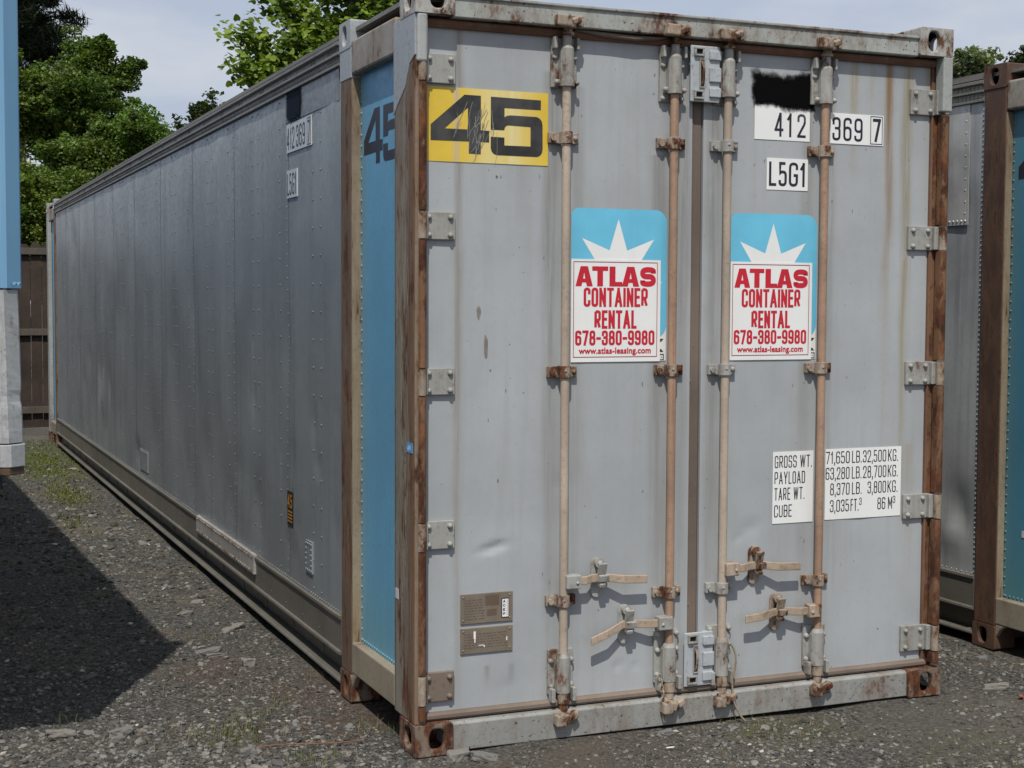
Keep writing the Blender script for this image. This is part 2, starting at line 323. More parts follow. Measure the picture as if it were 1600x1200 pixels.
def yellow_mat():
    k = NT('yellow_vinyl')
    # faded towards the middle, stained grey along the door's edge fold
    n = k.noise(1.0, 5, 0.6, (26, 10, 1.0))
    fade = k.math('MULTIPLY', k.mapr(k.math('ABSOLUTE', k.math('SUBTRACT', k.x, 0.37)), 0.02, 0.19, 1.0, 0.0), k.mapr(n, 0.3, 0.7, 0.5, 1.0))
    c = k.mix(k.mapr(k.noise(3, 5, 0.6), 0.3, 0.7), (0.62, 0.42, 0.035), (0.70, 0.52, 0.06))
    c = k.mix(k.math('MULTIPLY', fade, 0.9), c, (0.68, 0.61, 0.33))
    c = k.mix(k.stain(k.x, 0.181, 0.022, 2.54, -3.0, 0.75, 0.004), c, (0.42, 0.37, 0.33))
    c = k.mix(k.stain(k.x, 0.062, 0.03, 2.54, -3.0, 0.5, 0.01), c, (0.55, 0.32, 0.08))
    k.l(c, k.b.inputs['Base Color']); k.b.inputs['Roughness'].default_value = 0.4
    return k.m
M['yellow'] = yellow_mat()

def spray_mat(name, ax, cx, cz, hx, hz, col):
    """soft edged overspray: paint coverage falls off at an uneven edge"""
    k = NT(name)
    a = {'x': k.x, 'y': k.y}[ax]
    n = k.math('MULTIPLY_ADD', k.noise(9, 5, 0.65), 0.10); n.node.inputs[2].default_value = -0.05
    n2 = k.math('MULTIPLY_ADD', k.noise(60, 4, 0.7), 0.03); n2.node.inputs[2].default_value = -0.015
    dx = k.math('SUBTRACT', k.math('ABSOLUTE', k.math('SUBTRACT', a, cx)), hx)
    dz = k.math('SUBTRACT', k.math('ABSOLUTE', k.math('SUBTRACT', k.z, cz)), hz)
    d = k.math('ADD', k.math('ADD', k.math('MAXIMUM', dx, dz), n), n2)
    k.l(k.mapr(d, -0.016, 0.022, 1.0, 0.0), k.b.inputs['Alpha'])
    k.b.inputs['Base Color'].default_value = (*col, 1); k.b.inputs['Roughness'].default_value = 0.7
    k.b.inputs['Specular IOR Level'].default_value = 0.04
    return k.m

# ------------------------------------------------------------------ lettering
def flat_curve_mesh(cu):
    o = bpy.data.objects.new('tmp', cu); COL.objects.link(o)
    dg = bpy.context.evaluated_depsgraph_get(); dg.update()
    ev = o.evaluated_get(dg); me = ev.to_mesh()
    vs = [(v.co.x, v.co.y) for v in me.vertices]; fs = [list(p.vertices) for p in me.polygons]
    ev.to_mesh_clear(); bpy.data.objects.remove(o)
    return vs, fs
def text_shape(txt, w, h, bold=0.0, space=1.0, shear=0.0):
    """letters fitted to a w x h box (0,0)-(w,h); bold = outward offset in metres"""
    cu = bpy.data.curves.new('t', 'FONT'); cu.body = txt; cu.size = 1.0; cu.space_character = space; cu.shear = shear
    cu.resolution_u = 3
    o = bpy.data.objects.new('tmp', cu); COL.objects.link(o)
    dg = bpy.context.evaluated_depsgraph_get(); dg.update()
    c2 = o.to_curve(dg).copy(); bpy.data.objects.remove(o)
    pts = [p.co for s in c2.splines for p in (s.bezier_points if s.type == 'BEZIER' else s.points)]
    x0 = min(p.x for p in pts); x1 = max(p.x for p in pts); y0 = min(p.y for p in pts); y1 = max(p.y for p in pts)
    sx = (w-2*bold)/max(1e-6, x1-x0); sy = (h-2*bold)/max(1e-6, y1-y0)
    T = lambda p: (bold+(p.x-x0)*sx, bold+(p.y-y0)*sy)
    for s in c2.splines:
        if s.type == 'BEZIER':
            data = [(T(b.co), T(b.handle_left), T(b.handle_right)) for b in s.bezier_points]
            for b, (c, l, r) in zip(s.bezier_points, data):
                b.handle_left_type = b.handle_right_type = 'FREE'
                b.co = (*c, 0); b.handle_left = (*l, 0); b.handle_right = (*r, 0)
        else:
            for p in s.points:
                c = T(p.co); p.co = (*c, 0, p.co[3])
    c2.dimensions = '2D'; c2.fill_mode = 'BOTH'; c2.extrude = 0
    r = flat_curve_mesh(c2)
    bpy.data.curves.remove(cu)
    return r
def poly_shape(loops):
    cu = bpy.data.curves.new('p', 'CURVE'); cu.dimensions = '2D'; cu.fill_mode = 'BOTH'
    for lp in loops:
        s = cu.splines.new('POLY'); s.points.add(len(lp)-1); s.use_cyclic_u = True
        for p, q in zip(s.points, lp): p.co = (q[0], q[1], 0, 1)
    return flat_curve_mesh(cu)
Q = 0.5
O_ = [[(0,0,Q),(1,0,Q),(1,1,Q),(0,1,Q),'c']]
GLYPH = {'V': [[(0,1,0),(.5,0,0)], [(.5,0,0),(1,1,0)]], '0': O_, 'O': O_, '1': [[(.05,.78,0),(.62,.97,0)], [(.62,1,0),(.62,0,0)]], '2': [[(0,.74,0),(0,1,Q),(1,1,Q),(1,.62,.3),(.04,.03,0)], [(0,0,0),(1,0,0)]],
 '3': [[(0,.76,0),(0,1,Q),(1,1,Q),(1,.53,.4),(.4,.53,0)], [(.4,.53,0),(1,.53,.4),(1,0,Q),(0,0,Q),(0,.24,0)]], '4': [[(.72,0,0),(.72,1,0)], [(.66,1,0),(0,.26,0)], [(0,.26,0),(1,.26,0)]],
 '5': [[(.95,1,0),(.05,1,0),(.05,.54,0),(.2,.6,.1),(1,.6,Q),(1,0,Q),(0,0,Q),(0,.22,0)]], '6': [[(0,0,Q),(1,0,Q),(1,.58,Q),(0,.58,Q),'c'], [(0,.3,0),(0,1,Q),(1,1,Q),(1,.78,0)]],
 '9': [[(0,.42,Q),(1,.42,Q),(1,1,Q),(0,1,Q),'c'], [(1,.7,0),(1,0,Q),(0,0,Q),(0,.22,0)]], '7': [[(0,1,0),(1,1,0)], [(1,1,0),(.35,0,0)]],
 '8': [[(0,0,Q),(1,0,Q),(1,.53,Q),(0,.53,Q),'c'], [(.04,.53,Q),(.96,.53,Q),(.96,1,Q),(.04,1,Q),'c']], 'A': [[(0,0,0),(.5,1,0)], [(.5,1,0),(1,0,0)], [(.17,.27,0),(.83,.27,0)]],
 'B': [[(0,0,0),(1,0,Q),(1,.53,.4),(0,.53,0),'c'], [(0,.53,0),(.95,.53,.4),(.95,1,Q),(0,1,0),'c']], 'C': [[(1,.68,0),(1,1,Q),(0,1,Q),(0,0,Q),(1,0,Q),(1,.32,0)]],
 'D': [[(0,0,0),(1,0,Q),(1,1,Q),(0,1,0),'c']], 'E': [[(1,1,0),(0,1,0),(0,0,0),(1,0,0)], [(0,.52,0),(.85,.52,0)]], 'F': [[(1,1,0),(0,1,0),(0,0,0)], [(0,.52,0),(.85,.52,0)]],
 'G': [[(1,.72,0),(1,1,Q),(0,1,Q),(0,0,Q),(1,0,Q),(1,.46,0),(.52,.46,0)]], 'I': [[(.5,0,0),(.5,1,0)]], 'K': [[(0,0,0),(0,1,0)], [(1,1,0),(.03,.38,0)], [(.3,.58,0),(1,0,0)]], 'L': [[(0,1,0),(0,0,0),(1,0,0)]],
 'M': [[(0,0,0),(0,1,0)], [(.02,.98,0),(.5,.25,0)], [(.5,.25,0),(.98,.98,0)], [(1,1,0),(1,0,0)]], 'N': [[(0,0,0),(0,1,0)], [(.02,.98,0),(.98,.02,0)], [(1,0,0),(1,1,0)]], 'P': [[(0,0,0),(0,1,0)], [(0,1,0),(1,1,Q),(1,.44,Q),(0,.44,0)]], 'R': [[(0,0,0),(0,1,0)], [(0,1,0),(1,1,Q),(1,.46,Q),(0,.46,0)], [(.52,.46,0),(1,0,0)]],
 'S': [[(1,.74,0),(1,1,Q),(0,1,Q),(0,.52,.42),(1,.52,.42),(1,0,Q),(0,0,Q),(0,.26,0)]], 'T': [[(0,1,0),(1,1,0)], [(.5,1,0),(.5,0,0)]], 'U': [[(0,1,0),(0,0,Q),(1,0,Q),(1,1,0)]],
 'W': [[(0,1,0),(.24,0,0)], [(.24,0,0),(.5,1,0)], [(.5,1,0),(.76,0,0)], [(.76,0,0),(1,1,0)]], 'Y': [[(0,1,0),(.5,.42,0)], [(.5,.42,0),(1,1,0)], [(.5,.45,0),(.5,0,0)]], ',': [[(.6,.06,0),(.2,-.16,0)]], '.': [[(.5,0,0),(.5,.03,0)]], '-': [[(0,.46,0),(1,.46,0)]], ' ': []}
GW = {'I': .12, '1': .62, ',': .28, '.': .16, '-': .75, 'M': 1.35, 'W': 1.5, 'A': 1.12, 'Y': 1.1, 'E': .88, 'F': .85, 'L': .85, ' ': .40}
def glyph_ribbons(ch, x, y, w, h, t):
    """stroke outline of one letter in the box x, y, w, h (outer size) with stroke width t: list of (verts, faces)"""
    res = []
    for st in GLYPH[ch]:
        closed = st[-1] == 'c'; pts = [p for p in st if p != 'c']
        C = [(x+t/2+p[0]*max(0, w-t), y+t/2+p[1]*(h-t), p[2]*max(w-t, t)) for p in pts]; out = []; n = len(C)
        for i, (a, b, r) in enumerate(C):
            if r == 0 or (not closed and i in (0, n-1)): out.append((a, b)); continue
            p, q = C[i-1], C[(i+1) % n]; seg = []
            for o in (p, q):
                d = math.hypot(o[0]-a, o[1]-b); k = min(r, d*0.5)/max(d, 1e-9); seg.append((a+(o[0]-a)*k, b+(o[1]-b)*k))
            for j in range(7):
                u = j/6; out.append(tuple((1-u)**2*seg[0][m]+2*u*(1-u)*(a, b)[m]*1.0+u*u*seg[1][m] for m in (0, 1)))
        o2 = [out[0]]
        for p in out[1:]:
            if math.hypot(p[0]-o2[-1][0], p[1]-o2[-1][1]) > 1e-5: o2.append(p)
        if closed and math.hypot(o2[0][0]-o2[-1][0], o2[0][1]-o2[-1][1]) < 1e-5: o2.pop()
        n = len(o2); vs = []
        for i, p in enumerate(o2):
            a = o2[i-1] if (i or closed) else None; b = o2[(i+1) % n] if (i < n-1 or closed) else None
            def nrm(u, v): L = math.hypot(v[0]-u[0], v[1]-u[1]); return (-(v[1]-u[1])/L, (v[0]-u[0])/L)
            if a is None: m = nrm(p, b); k = 1
            elif b is None: m = nrm(a, p); k = 1
            else:
                n1, n2 = nrm(a, p), nrm(p, b); m = (n1[0]+n2[0], n1[1]+n2[1]); L = math.hypot(*m) or 1; m = (m[0]/L, m[1]/L); k = min(1.9, 1/max(.3, m[0]*n1[0]+m[1]*n1[1]))
            # square ends reach the outline's edge
            ex = (0, 0)
            if not closed and i in (0, n-1) and ch in 'ELFTKHMIN1473,.AWY2-':
                o = o2[1] if i == 0 else o2[-2]; L = math.hypot(p[0]-o[0], p[1]-o[1]); ex = ((p[0]-o[0])/L*t*.5, (p[1]-o[1])/L*t*.5)
            vs += [(p[0]+ex[0]+m[0]*k*t/2, p[1]+ex[1]+m[1]*k*t/2), (p[0]+ex[0]-m[0]*k*t/2, p[1]+ex[1]-m[1]*k*t/2)]
        fs = [(2*i, 2*i+1, 2*((i+1) % n)+1, 2*((i+1) % n)) for i in range(n if closed else n-1)]
        res.append((vs, fs))
    return res
class Flat:
    """collects flat shapes on one plane; P(u, v) gives the 3D point"""
    def __init__(s, P):
        s.P = P; s.mb = MB(); s.N = (Vector(P(1, 0))-Vector(P(0, 0))).cross(Vector(P(0, 1))-Vector(P(0, 0))).normalized()
    def put(s, shape, u=0, v=0, lift=0.0):
        vs, fs = shape; n = s.N*lift
        s.mb.add([Vector(s.P(u+a, v+b))+n for a, b in vs], fs); return s
    def text(s, txt, u0, v0, u1, v1, bold=0.0, space=1.0):
        """bold strokes: the letter cut from several slightly shifted layers of film"""
        sh = text_shape(txt, u1-u0, v1-v0, bold, space)
        k = 0
        for a, b in ((0, 0), (1, 0), (-1, 0), (0, 1), (0, -1), (.75, .75), (-.75, .75), (.75, -.75), (-.75, -.75)):
            s.put(sh, u0+a*bold, v0+b*bold, 0.00003*k); k += 1
        return s
    def gothic(s, txt, u0, v0, u1, v1, t, gap=None):
        gap = t*0.75 if gap is None else gap
        ws = [GW.get(c, 1.0) for c in txt]; fixed = gap*(len(txt)-1); u = u0; k = 0
        thin = [c in 'I.,' for c in txt]; nt_ = sum(thin)
        if len(txt) > 1 and nt_ < len(txt):
            ts = t*1.05
            sc = (u1-u0-fixed-ts*nt_)/sum(w for w, q in zip(ws, thin) if not q); ws = [ts/sc if q else w for w, q in zip(ws, thin)]
        else: sc = (u1-u0-fixed)/sum(ws)
        for c, w in zip(txt, ws):
            for sh in glyph_ribbons(c, u, v0, max(w*sc, t), v1-v0, t): s.put(sh, 0, 0, 0.00003*(k % 5)); k += 1
            u += w*sc+gap
        return s
    def rect(s, u0, v0, u1, v1): s.mb.add([s.P(u0, v0), s.P(u1, v0), s.P(u1, v1), s.P(u0, v1)], [(0, 1, 2, 3)]); return s
    def border(s, u0, v0, u1, v1, t):
        s.rect(u0, v0, u1, v0+t); s.rect(u0, v1-t, u1, v1); s.rect(u0, v0+t, u0+t, v1-t); s.rect(u1-t, v0+t, u1, v1-t); return s
    def build(s, name, mat, parent):
        me = bpy.data.meshes.new(name); me.from_pydata(s.mb.v, [], s.mb.f); me.materials.append(mat)
        o = bpy.data.objects.new(name, me); COL.objects.link(o); o.parent = parent; return o
def arc(cx, cy, r, a0, a1, n=8): return [(cx+r*math.cos(R(a0+(a1-a0)*i/n)), cy+r*math.sin(R(a0+(a1-a0)*i/n))) for i in range(n+1)]

def shape45():
    """the wide block numerals, unit box (0,0)-(1,1) = the whole yellow sign"""
    top = lambda x: 108+(x-122)*57/1318
    bot = lambda x: 858+(x-130)*42/1310
    N = lambda L: [((x-128)/(1438-128), 1-(y-top(x))/(bot(x)-top(x))) for x, y in L]
    four = [(530,192),(705,200),(705,548),(795,552),(795,668),(705,664),(705,788),(578,782),(578,660),(175,650),(175,492)]
    hole = [(567,320),(320,532),(567,540)]
    five = [(812,207),(1358,237),(1358,335),(960,318),(960,412),(985,398),(1020,392),(1310,405),(1345,420),(1368,448),(1377,490),(1380,730),(1372,768),(1352,796),(1318,810),(880,795),(845,783),(820,755),(812,720),(812,610),(960,617),(960,697),(1245,705),(1245,508),(1010,493),(985,495),(965,512),(957,543),(812,538)]
    return N(four), N(hole), N(five)

# ------------------------------------------------------------------ the container
def casting(mb, x0, x1, y0, y1, z0, z1, holes):
    X, Y, Z = Vector((1,0,0)), Vector((0,1,0)), Vector((0,0,1))
    faces = {'-y': ((x0,y0,z0), X*(x1-x0), Z*(z1-z0), Y), '+y': ((x1,y1,z0), -X*(x1-x0), Z*(z1-z0), -Y),
             '-x': ((x0,y1,z0), -Y*(y1-y0), Z*(z1-z0), X), '+x': ((x1,y0,z0), Y*(y1-y0), Z*(z1-z0), -X),
             '-z': ((x0,y1,z0), X*(x1-x0), -Y*(y1-y0), Z), '+z': ((x0,y0,z1), X*(x1-x0), Y*(y1-y0), -Z)}
    n = 24
    for k, (o, u, v, nn) in faces.items():
        o = Vector(o)
        if k not in holes:
            mb.add([o, o+u, o+u+v, o+v], [(0, 1, 2, 3)]); continue
        cu, cv, ru, rv = holes[k]          # fractions
        inner, outer = [], []
        for i in range(n):
            a = 2*math.pi*(i+0.5)/n; c, s = math.cos(a), math.sin(a)
            pw = 0.75                       # slightly squared oval
            iu = cu+ru*math.copysign(abs(c)**pw, c); iv = cv+rv*math.copysign(abs(s)**pw, s)
            inner.append((iu, iv))
            t = min((1-cu)/c if c > 0 else -cu/c, (1-cv)/s if s > 0 else -cv/s)
            outer.append((cu+c*t, cv+s*t))
        # snap nearest outer samples to the four corners
        for cor in ((0,0),(1,0),(1,1),(0,1)):
            j = min(range(n), key=lambda q: (outer[q][0]-cor[0])**2+(outer[q][1]-cor[1])**2); outer[j] = cor
        P = lambda p: o+u*p[0]+v*p[1]
        vi = [P(p) for p in inner]; vo = [P(p) for p in outer]; vd = [P(p)+nn*0.022 for p in inner]
        mb.add(vo+vi+vd, [(i, (i+1)%n, n+(i+1)%n, n+i) for i in range(n)] + [(n+i, n+(i+1)%n, 2*n+(i+1)%n, 2*n+i) for i in range(n)])
    return mb

L_, W_, H_ = 13.716, 2.438, 2.896
DY = 0.065                                   # door skin plane
WX = 0.012                                   # side wall plane

def rivet_rows(mb, y_rows, z0, z1, step, x, r=0.0055, h=0.0042):
    for yy in y_rows:
        k = int((z1-z0)/step)
        for i in range(k+1): mb.dome((x, yy+rnd.uniform(-.002, .002), z0+i*(z1-z0)/k), (-1, 0, 0), r, h, 6)

def build_container(name, label, ox, oy, main=True):
    C = thing(name, label, 'container', (ox, oy, 0), 'shipping containers standing side by side')
    m_post = M['post'] if main else M['rust2']; m_int = M['post_int'] if main else M['rust2']
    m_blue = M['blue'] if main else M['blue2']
    # ---------------- corner posts, door end and far end, both sides
    def sideX(s, a, b): return (a, b) if s == 0 else (W_-b, W_-a)
    for s in (0, 1):
        for e in (0, 1):
            Y = (lambda a, b: (a, b)) if e == 0 else (lambda a, b: (L_-b, L_-a))
            x = sideX(s, 0, 0.046)
            if e == 0:
                # hollow steel post: wide flank plate and narrow front flange
                mb = MB(); mb.box(*x, *Y(0.012 if s == 0 else 0.056, 0.255), 0.118, 2.778)
                p = mb.build('corner_post', m_post if s == 0 else (M['rust'] if main else m_post), C, 0.006, label='rusty brown corner post' if main else None)
                if main and s == 0:
                    q = MB()
                    xs = (-0.0025, 0.0485)
                    q.prism([(0.0095, 2.625), (0.0095, 2.779), (0.257, 2.779), (0.257, 2.43), (0.20, 2.47), (0.12, 2.52), (0.07, 2.60)], 'x', *xs)
                    q.build('paint_patch', M['cap'], p, 0.002)
                    q = MB(); q.box(0.004, 0.044, -0.003, 0.03, 2.60, 2.778); q.build('hinge_cover', M['frame'], p, 0.008)
                if main and s == 1:
                    q = MB(); q.box(2.394, 2.4435, -0.0035, 0.05, 2.545, 2.778); q.build('hinge_cover', M['frame'], p, 0.005)
            else:
                mb = MB(); mb.box(*x, *Y(0.0, 0.19), 0.118, 2.778); mb.build('corner_post', M['frame'], C, 0.006)
            mb = MB(); y = Y(0.83, 0.985)
            mb.box(*sideX(s, 0.0, 0.05), *y, 0.118, 2.778)
            p = mb.build('intermediate_post', m_int, C, 0.006)
            yf = (y[0]-0.004, y[0]+0.002) if e == 0 else (y[1]-0.002, y[1]+0.004)
            mb = MB(); mb.box(*sideX(s, 0.003, 0.048), *yf, 0.235, 2.655); mb.build('post_edge', M['post_tan'], p)
            if main and s == 0 and e == 0:
                q = MB(); q.box(-0.002, 0.048, y[0]-0.0055, y[1]+0.002, 2.652, 2.779); q.build('paint_patch', M['cap'], p, 0.002)
            # recess panel, beams above and below it
            mb = MB(); yr = Y(0.255, 0.83)
            mb.box(*sideX(s, 0.042, 0.060), *yr, 0.20, 2.70)
            if s == 0:
                yy = [0.815, 0.285] if e == 0 else [L_-0.815]
                for q in yy:
                    for i in range(52): mb.dome((0.042, q, 0.275+i*0.0455), (-1, 0, 0), 0.0065, 0.005, 6)
                for i in range(19): mb.dome((0.042, (0.30+i*0.028) if e == 0 else L_-(0.30+i*0.028), 0.275), (-1, 0, 0), 0.006, 0.005, 6)
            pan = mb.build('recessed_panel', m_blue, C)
            mb = MB(); mb.box(*sideX(s, 0.0, 0.070), *yr, 2.662, 2.806); mb.build('recess_top_beam', M['beam'], C, 0.010)
            mb = MB(); mb.box(*sideX(s, 0.0, 0.070), *yr, 0.130, 0.262)
            mb.prism([(yr[0] if e else yr[1], 0.131), (yr[1] if e else yr[0]+0.0, 0.131)] if False else ([(0.83, 0.131), (0.83, 0.06), (0.80, 0.10), (0.76, 0.131)] if e == 0 else [(L_-0.83, 0.131), (L_-0.76, 0.131), (L_-0.80, 0.10), (L_-0.83, 0.06)]), 'x', *sideX(s, 0.002, 0.030))
            mb.build('recess_bottom_beam', M['beam_low'], C, 0.006)
            if s == 0 and e == 0:
                # the dark 45 on the recessed panel, hidden partly by the corner post
                f, h, v5 = shape45()
                P = lambda u, v: (0.0413, 0.800-u*0.535, 2.245+v*0.285)
                fl = Flat(P); fl.put(poly_shape([f, h])); fl.put(poly_shape([v5]))
                fl.build('lettering', M['ink'], pan)
    # ---------------- corner castings
    def cast(x0, x1, y0, y1, z0, z1, holes, mat, nm='corner_casting'):
        mb = MB(); casting(mb, x0, x1, y0, y1, z0, z1, holes)
        return mb.build(nm, mat, C, 0.007, merge=True)
    lx = 0.150; ly = 0.178
    mr = M['cast_rust'] if main else M['rust2']; mt = M['cast'] if main else M['rust2']
    for s in (0, 1):
        x = (-0.004, lx) if s == 0 else (W_-lx-0.02, W_+0.004)
        sk = '-x' if s == 0 else '+x'
        for z, m_ in (((0.0, 0.118), mr), ((2.778, H_), mt)):
            fy = (0.58, 0.52, 0.20, 0.34) if s == 0 else (0.42 if z[0] > 1 else 0.55, 0.52, 0.17, 0.36)
            cast(*x, -0.004, ly, *z, {'-y': fy, sk: (0.5, 0.5, 0.24 if z[0] < 1 else 0.20, 0.33)}, m_)
            cast(*x, L_-ly, L_+0.004, *z, {'+y': (0.5, 0.5, 0.2, 0.34), sk: (0.5, 0.5, 0.2, 0.33)}, m_)
            xi = (-0.004, 0.130) if s == 0 else (W_-0.130, W_+0.004)
            for y in ((0.826, 0.989), (L_-0.989, L_-0.826)):
                cast(*xi, *y, *z, {sk: (0.45, 0.5, 0.18, 0.33)}, (M['cap'] if main and z[0] > 1 else m_), 'intermediate_casting')
    # ---------------- header, sill, roof, floor, right wall and far end
    mb = MB(); mb.prism([(0.016, 2.772), (0.011, 2.776), (0.011, 2.842), (0.002, 2.847), (0.002, 2.857), (0.12, 2.864), (0.12, 2.772)], 'x', lx, W_-lx-0.02)
    mb.build('header_beam', M['header'], C, 0.002)
    mb = MB(); mb.prism([(0.008, 0.006), (0.008, 0.108), (0.020, 0.116), (0.25, 0.116), (0.25, 0.006)], 'x', lx-0.002, W_-lx-0.018)
    mb.build('sill_beam', M['sill'], C, 0.003)
    mb = MB(); mb.box(0.02, W_-0.02, 0.12, L_-0.02, 2.845, 2.862); mb.build('roof', M['toprail'], C)
    mb = MB(); mb.box(0.05, W_-0.05, 0.25, L_-0.05, 0.14, 0.17)
    for i in range(22): mb.box(0.05, W_-0.05, 0.9+i*0.56, 0.95+i*0.56, 0.03, 0.139)
    mb.build('floor', M['rail'], C)
    mb = MB(); mb.box(W_-0.03, W_-0.012, 0.98, L_-0.98, 0.17, 2.84); mb.build('side_wall', M['wall'], C)
    mb = MB(); mb.box(0.047, W_-0.047, L_-0.03, L_-0.012, 0.12, 2.84); mb.build('end_wall', M['wall'], C)
    # ---------------- the riveted side wall facing the camera
    y0, y1, z0, z1 = 0.985, L_-0.985, 0.332, 2.742
    ny, nz = 320, 52
    ys = np.linspace(y0, y1, ny); zs = np.linspace(z0, z1, nz)
    Yg, Zg = np.meshgrid(ys, zs, indexing='ij')
    edge = np.clip((Yg-y0)/0.12, 0, 1)*np.clip((y1-Yg)/0.12, 0, 1)*np.clip((Zg-z0)/0.15, 0, 1)*np.clip((z1-Zg)/0.15, 0, 1)
    bay = np.sin(np.pi*((Yg-1.41)/0.61))**2
    rs = np.random.RandomState(4 if main else 9)
    amp = 0.3+0.7*np.array([[mnoise.noise(Vector((a*0.9, b*0.8, 3.3))) for b in zs] for a in ys])
    d = -0.0045*bay*(0.5+amp)
    d += 0.0035*np.array([[mnoise.noise(Vector((a*2.3, b*1.1, 7.7+oy))) for b in zs] for a in ys])
    dents = [(9.05, 1.0, .10, .22, .034), (8.7, .84, .12, .2, -.026), (8.35, .95, .06, .15, .02), (6.75, .50, .10, .10, .022), (2.72, 1.2, .06, .10, .010), (1.40, .955, .035, .045, .012), (1.479, 1.14, .04, .07, .008), (1.06, 1.20, .03, .05, .010), (2.62, .62, .09, .14, .014), (1.95, .52, .04, .07, .010), (1.80, .47, .04, .06, .010), (1.96, 1.5, .08, .2, .008), (4.05, .80, .12, .2, .012), (5.15, 1.3, .2, .4, .014),
             (7.57, 1.6, .25, .4, .016), (8.79, 1.48, .2, .3, -.014), (4.25, 1.15, .1, .3, .010), (6.0, .71, .2, .2, .014), (1.10, .70, .05, .08, .006), (6.6, .45, .15, .1, .015), (3.3, .55, .1, .15, .008), (1.85, .95, .06, .1, .007), (1.75, .62, .05, .07, .006), (11, 2.3, .3, .2, .015)]
    if not main: dents = [(1.14, .68, .10, .10, .022), (1.18, .53, .10, .08, -.014), (1.10, .60, .06, .03, .014), (1.12, 2.2, .12, .3, .010), (1.3, 1.6, .2, .5, .012), (1.05, 2.35, .05, .08, -.008)]
    for (a, b, sa, sb, dp) in dents: d += dp*np.exp(-((Yg-a)/sa)**2-((Zg-b)/sb)**2)
    for _ in range(44):
        a, b = rs.uniform(2.3, 12.4), rs.uniform(.5, 2.5); d += rs.uniform(-.009, .012)*np.exp(-((Yg-a)/rs.uniform(.04, .16))**2-((Zg-b)/rs.uniform(.08, .35))**2)
    flat = 1-np.exp(-(np.clip(np.abs(Yg-1.72)-0.22, 0, 9)/0.05)**2)*((np.abs(Zg-2.45) < 0.36) & (np.abs(Yg-1.72) < 0.35)) if main else 1.0
    Xg = WX+d*edge*flat
    V = np.stack([Xg, Yg, Zg], -1).reshape(-1, 3)
    idx = np.arange(ny*nz).reshape(ny, nz)
    F = np.stack([idx[:-1, :-1], idx[:-1, 1:], idx[1:, 1:], idx[1:, :-1]], -1).reshape(-1, 4)
    side = np_mesh('side_wall', V, F, M['wall'] if main else M['wall2'], C, smooth=True)
    side['label'] = 'dented grey riveted side wall'
    if not main: side['label'] = 'dented pale grey riveted side wall'
    def wx(a, b):
        p = min(ny-1.001, max(0, (a-y0)/(y1-y0)*(ny-1))); q = min(nz-1.001, max(0, (b-z0)/(z1-z0)*(nz-1)))
        i, j = int(p), int(q); p -= i; q -= j
        return (Xg[i, j]*(1-p)+Xg[i+1, j]*p)*(1-q)+(Xg[i, j+1]*(1-p)+Xg[i+1, j+1]*p)*q
    rv = MB()
    kmax = 19 if main else 3
    for k in range(kmax):
        yc = 1.41+0.61*k
        rows = [(yc-0.066, 0.125), (yc+0.066, 0.125)] if k % 2 == 0 else [(yc-0.065, 0.058), (yc+0.075, 0.125)]
        if k > 8: rows = [(a, b*1.6) for a, b in rows]
        for yy, st in rows:
            n = int((2.70-0.38)/st)
            for i in range(n+1):
                zz = 0.38+i*(2.70-0.38)/n
                rv.dome((wx(yy, zz)-0.0005, yy, zz), (-1, 0, 0), 0.0055, 0.0042, 6)
    for i in range(95): rv.dome((wx(1.0, .37)-0.0005, 1.004, 0.36+i*0.025), (-1, 0, 0), 0.0055, 0.0045, 6)
    for i in range(300 if main else 30): rv.dome((WX-0.004, 1.02+i*0.038, 0.352), (-1, 0, 0), 0.006, 0.005, 6)
    rv.build('rivets', M['wallrivet'], side)['kind'] = 'stuff'
    for k in range(1, kmax, 2):
        sm = MB(); yc = 1.41+0.61*k
        for i in range(nz-1):     # overlapping sheet edge: a thin lip that follows the skin
            a, b = zs[i], zs[i+1]; yq = yc-0.038
            sm.add([(wx(yq, a)-0.0014, yq, a), (wx(yq, b)-0.0014, yq, b), (wx(yq-.055, b)-0.0012, yq-0.055, b), (wx(yq-.055, a)-0.0012, yq-0.055, a), (wx(yq, a)+0.002, yq, a), (wx(yq, b)+0.002, yq, b)], [(0, 1, 2, 3), (0, 1, 5, 4)])
        sm.build('sheet_seam', M['wall'] if main else M['wall2'], side)
    # ---------------- top and bottom rails (extruded sections)
    tr = [(0.0, 2.725), (-0.006, 2.728), (-0.006, 2.738), (0.004, 2.742), (0.004, 2.768), (-0.010, 2.774), (-0.010, 2.784), (0.004, 2.788), (0.004, 2.808), (-0.014, 2.815), (-0.014, 2.828), (0.002, 2.834), (0.030, 2.872), (0.06, 2.874), (0.06, 2.725)]
    ya, yb = 0.989, L_-0.989
    mb = MB(); mb.prism(tr, 'y', ya, yb)
    for i in range(7):
        for zz in (2.748, 2.762, 2.792, 2.804): mb.dome((0.004, 1.01+i*0.03, zz), (-1, 0, 0), 0.0065, 0.006, 6)
    for i in range(260 if main else 40): mb.dome((0.004, 1.24+i*0.042, 2.753), (-1, 0, 0), 0.0075, 0.006, 6)
    for i in range(24): mb.dome((0.004, 1.42+i*0.5, 2.798), (-1, 0, 0), 0.007, 0.005, 6); mb.dome((0.004, 1.47+i*0.5, 2.798), (-1, 0, 0), 0.007, 0.005, 6)
    re_ = MB(); re_.prism([(-0.0005, 2.8345), (-0.0035, 2.838), (0.0255, 2.8735), (0.030, 2.8725)], 'y', ya+.001, yb-.001); re_.build('roof_edge', M['roof_edge'], C)
    # battered roof sheet edge lapped over the rail
    k = 70
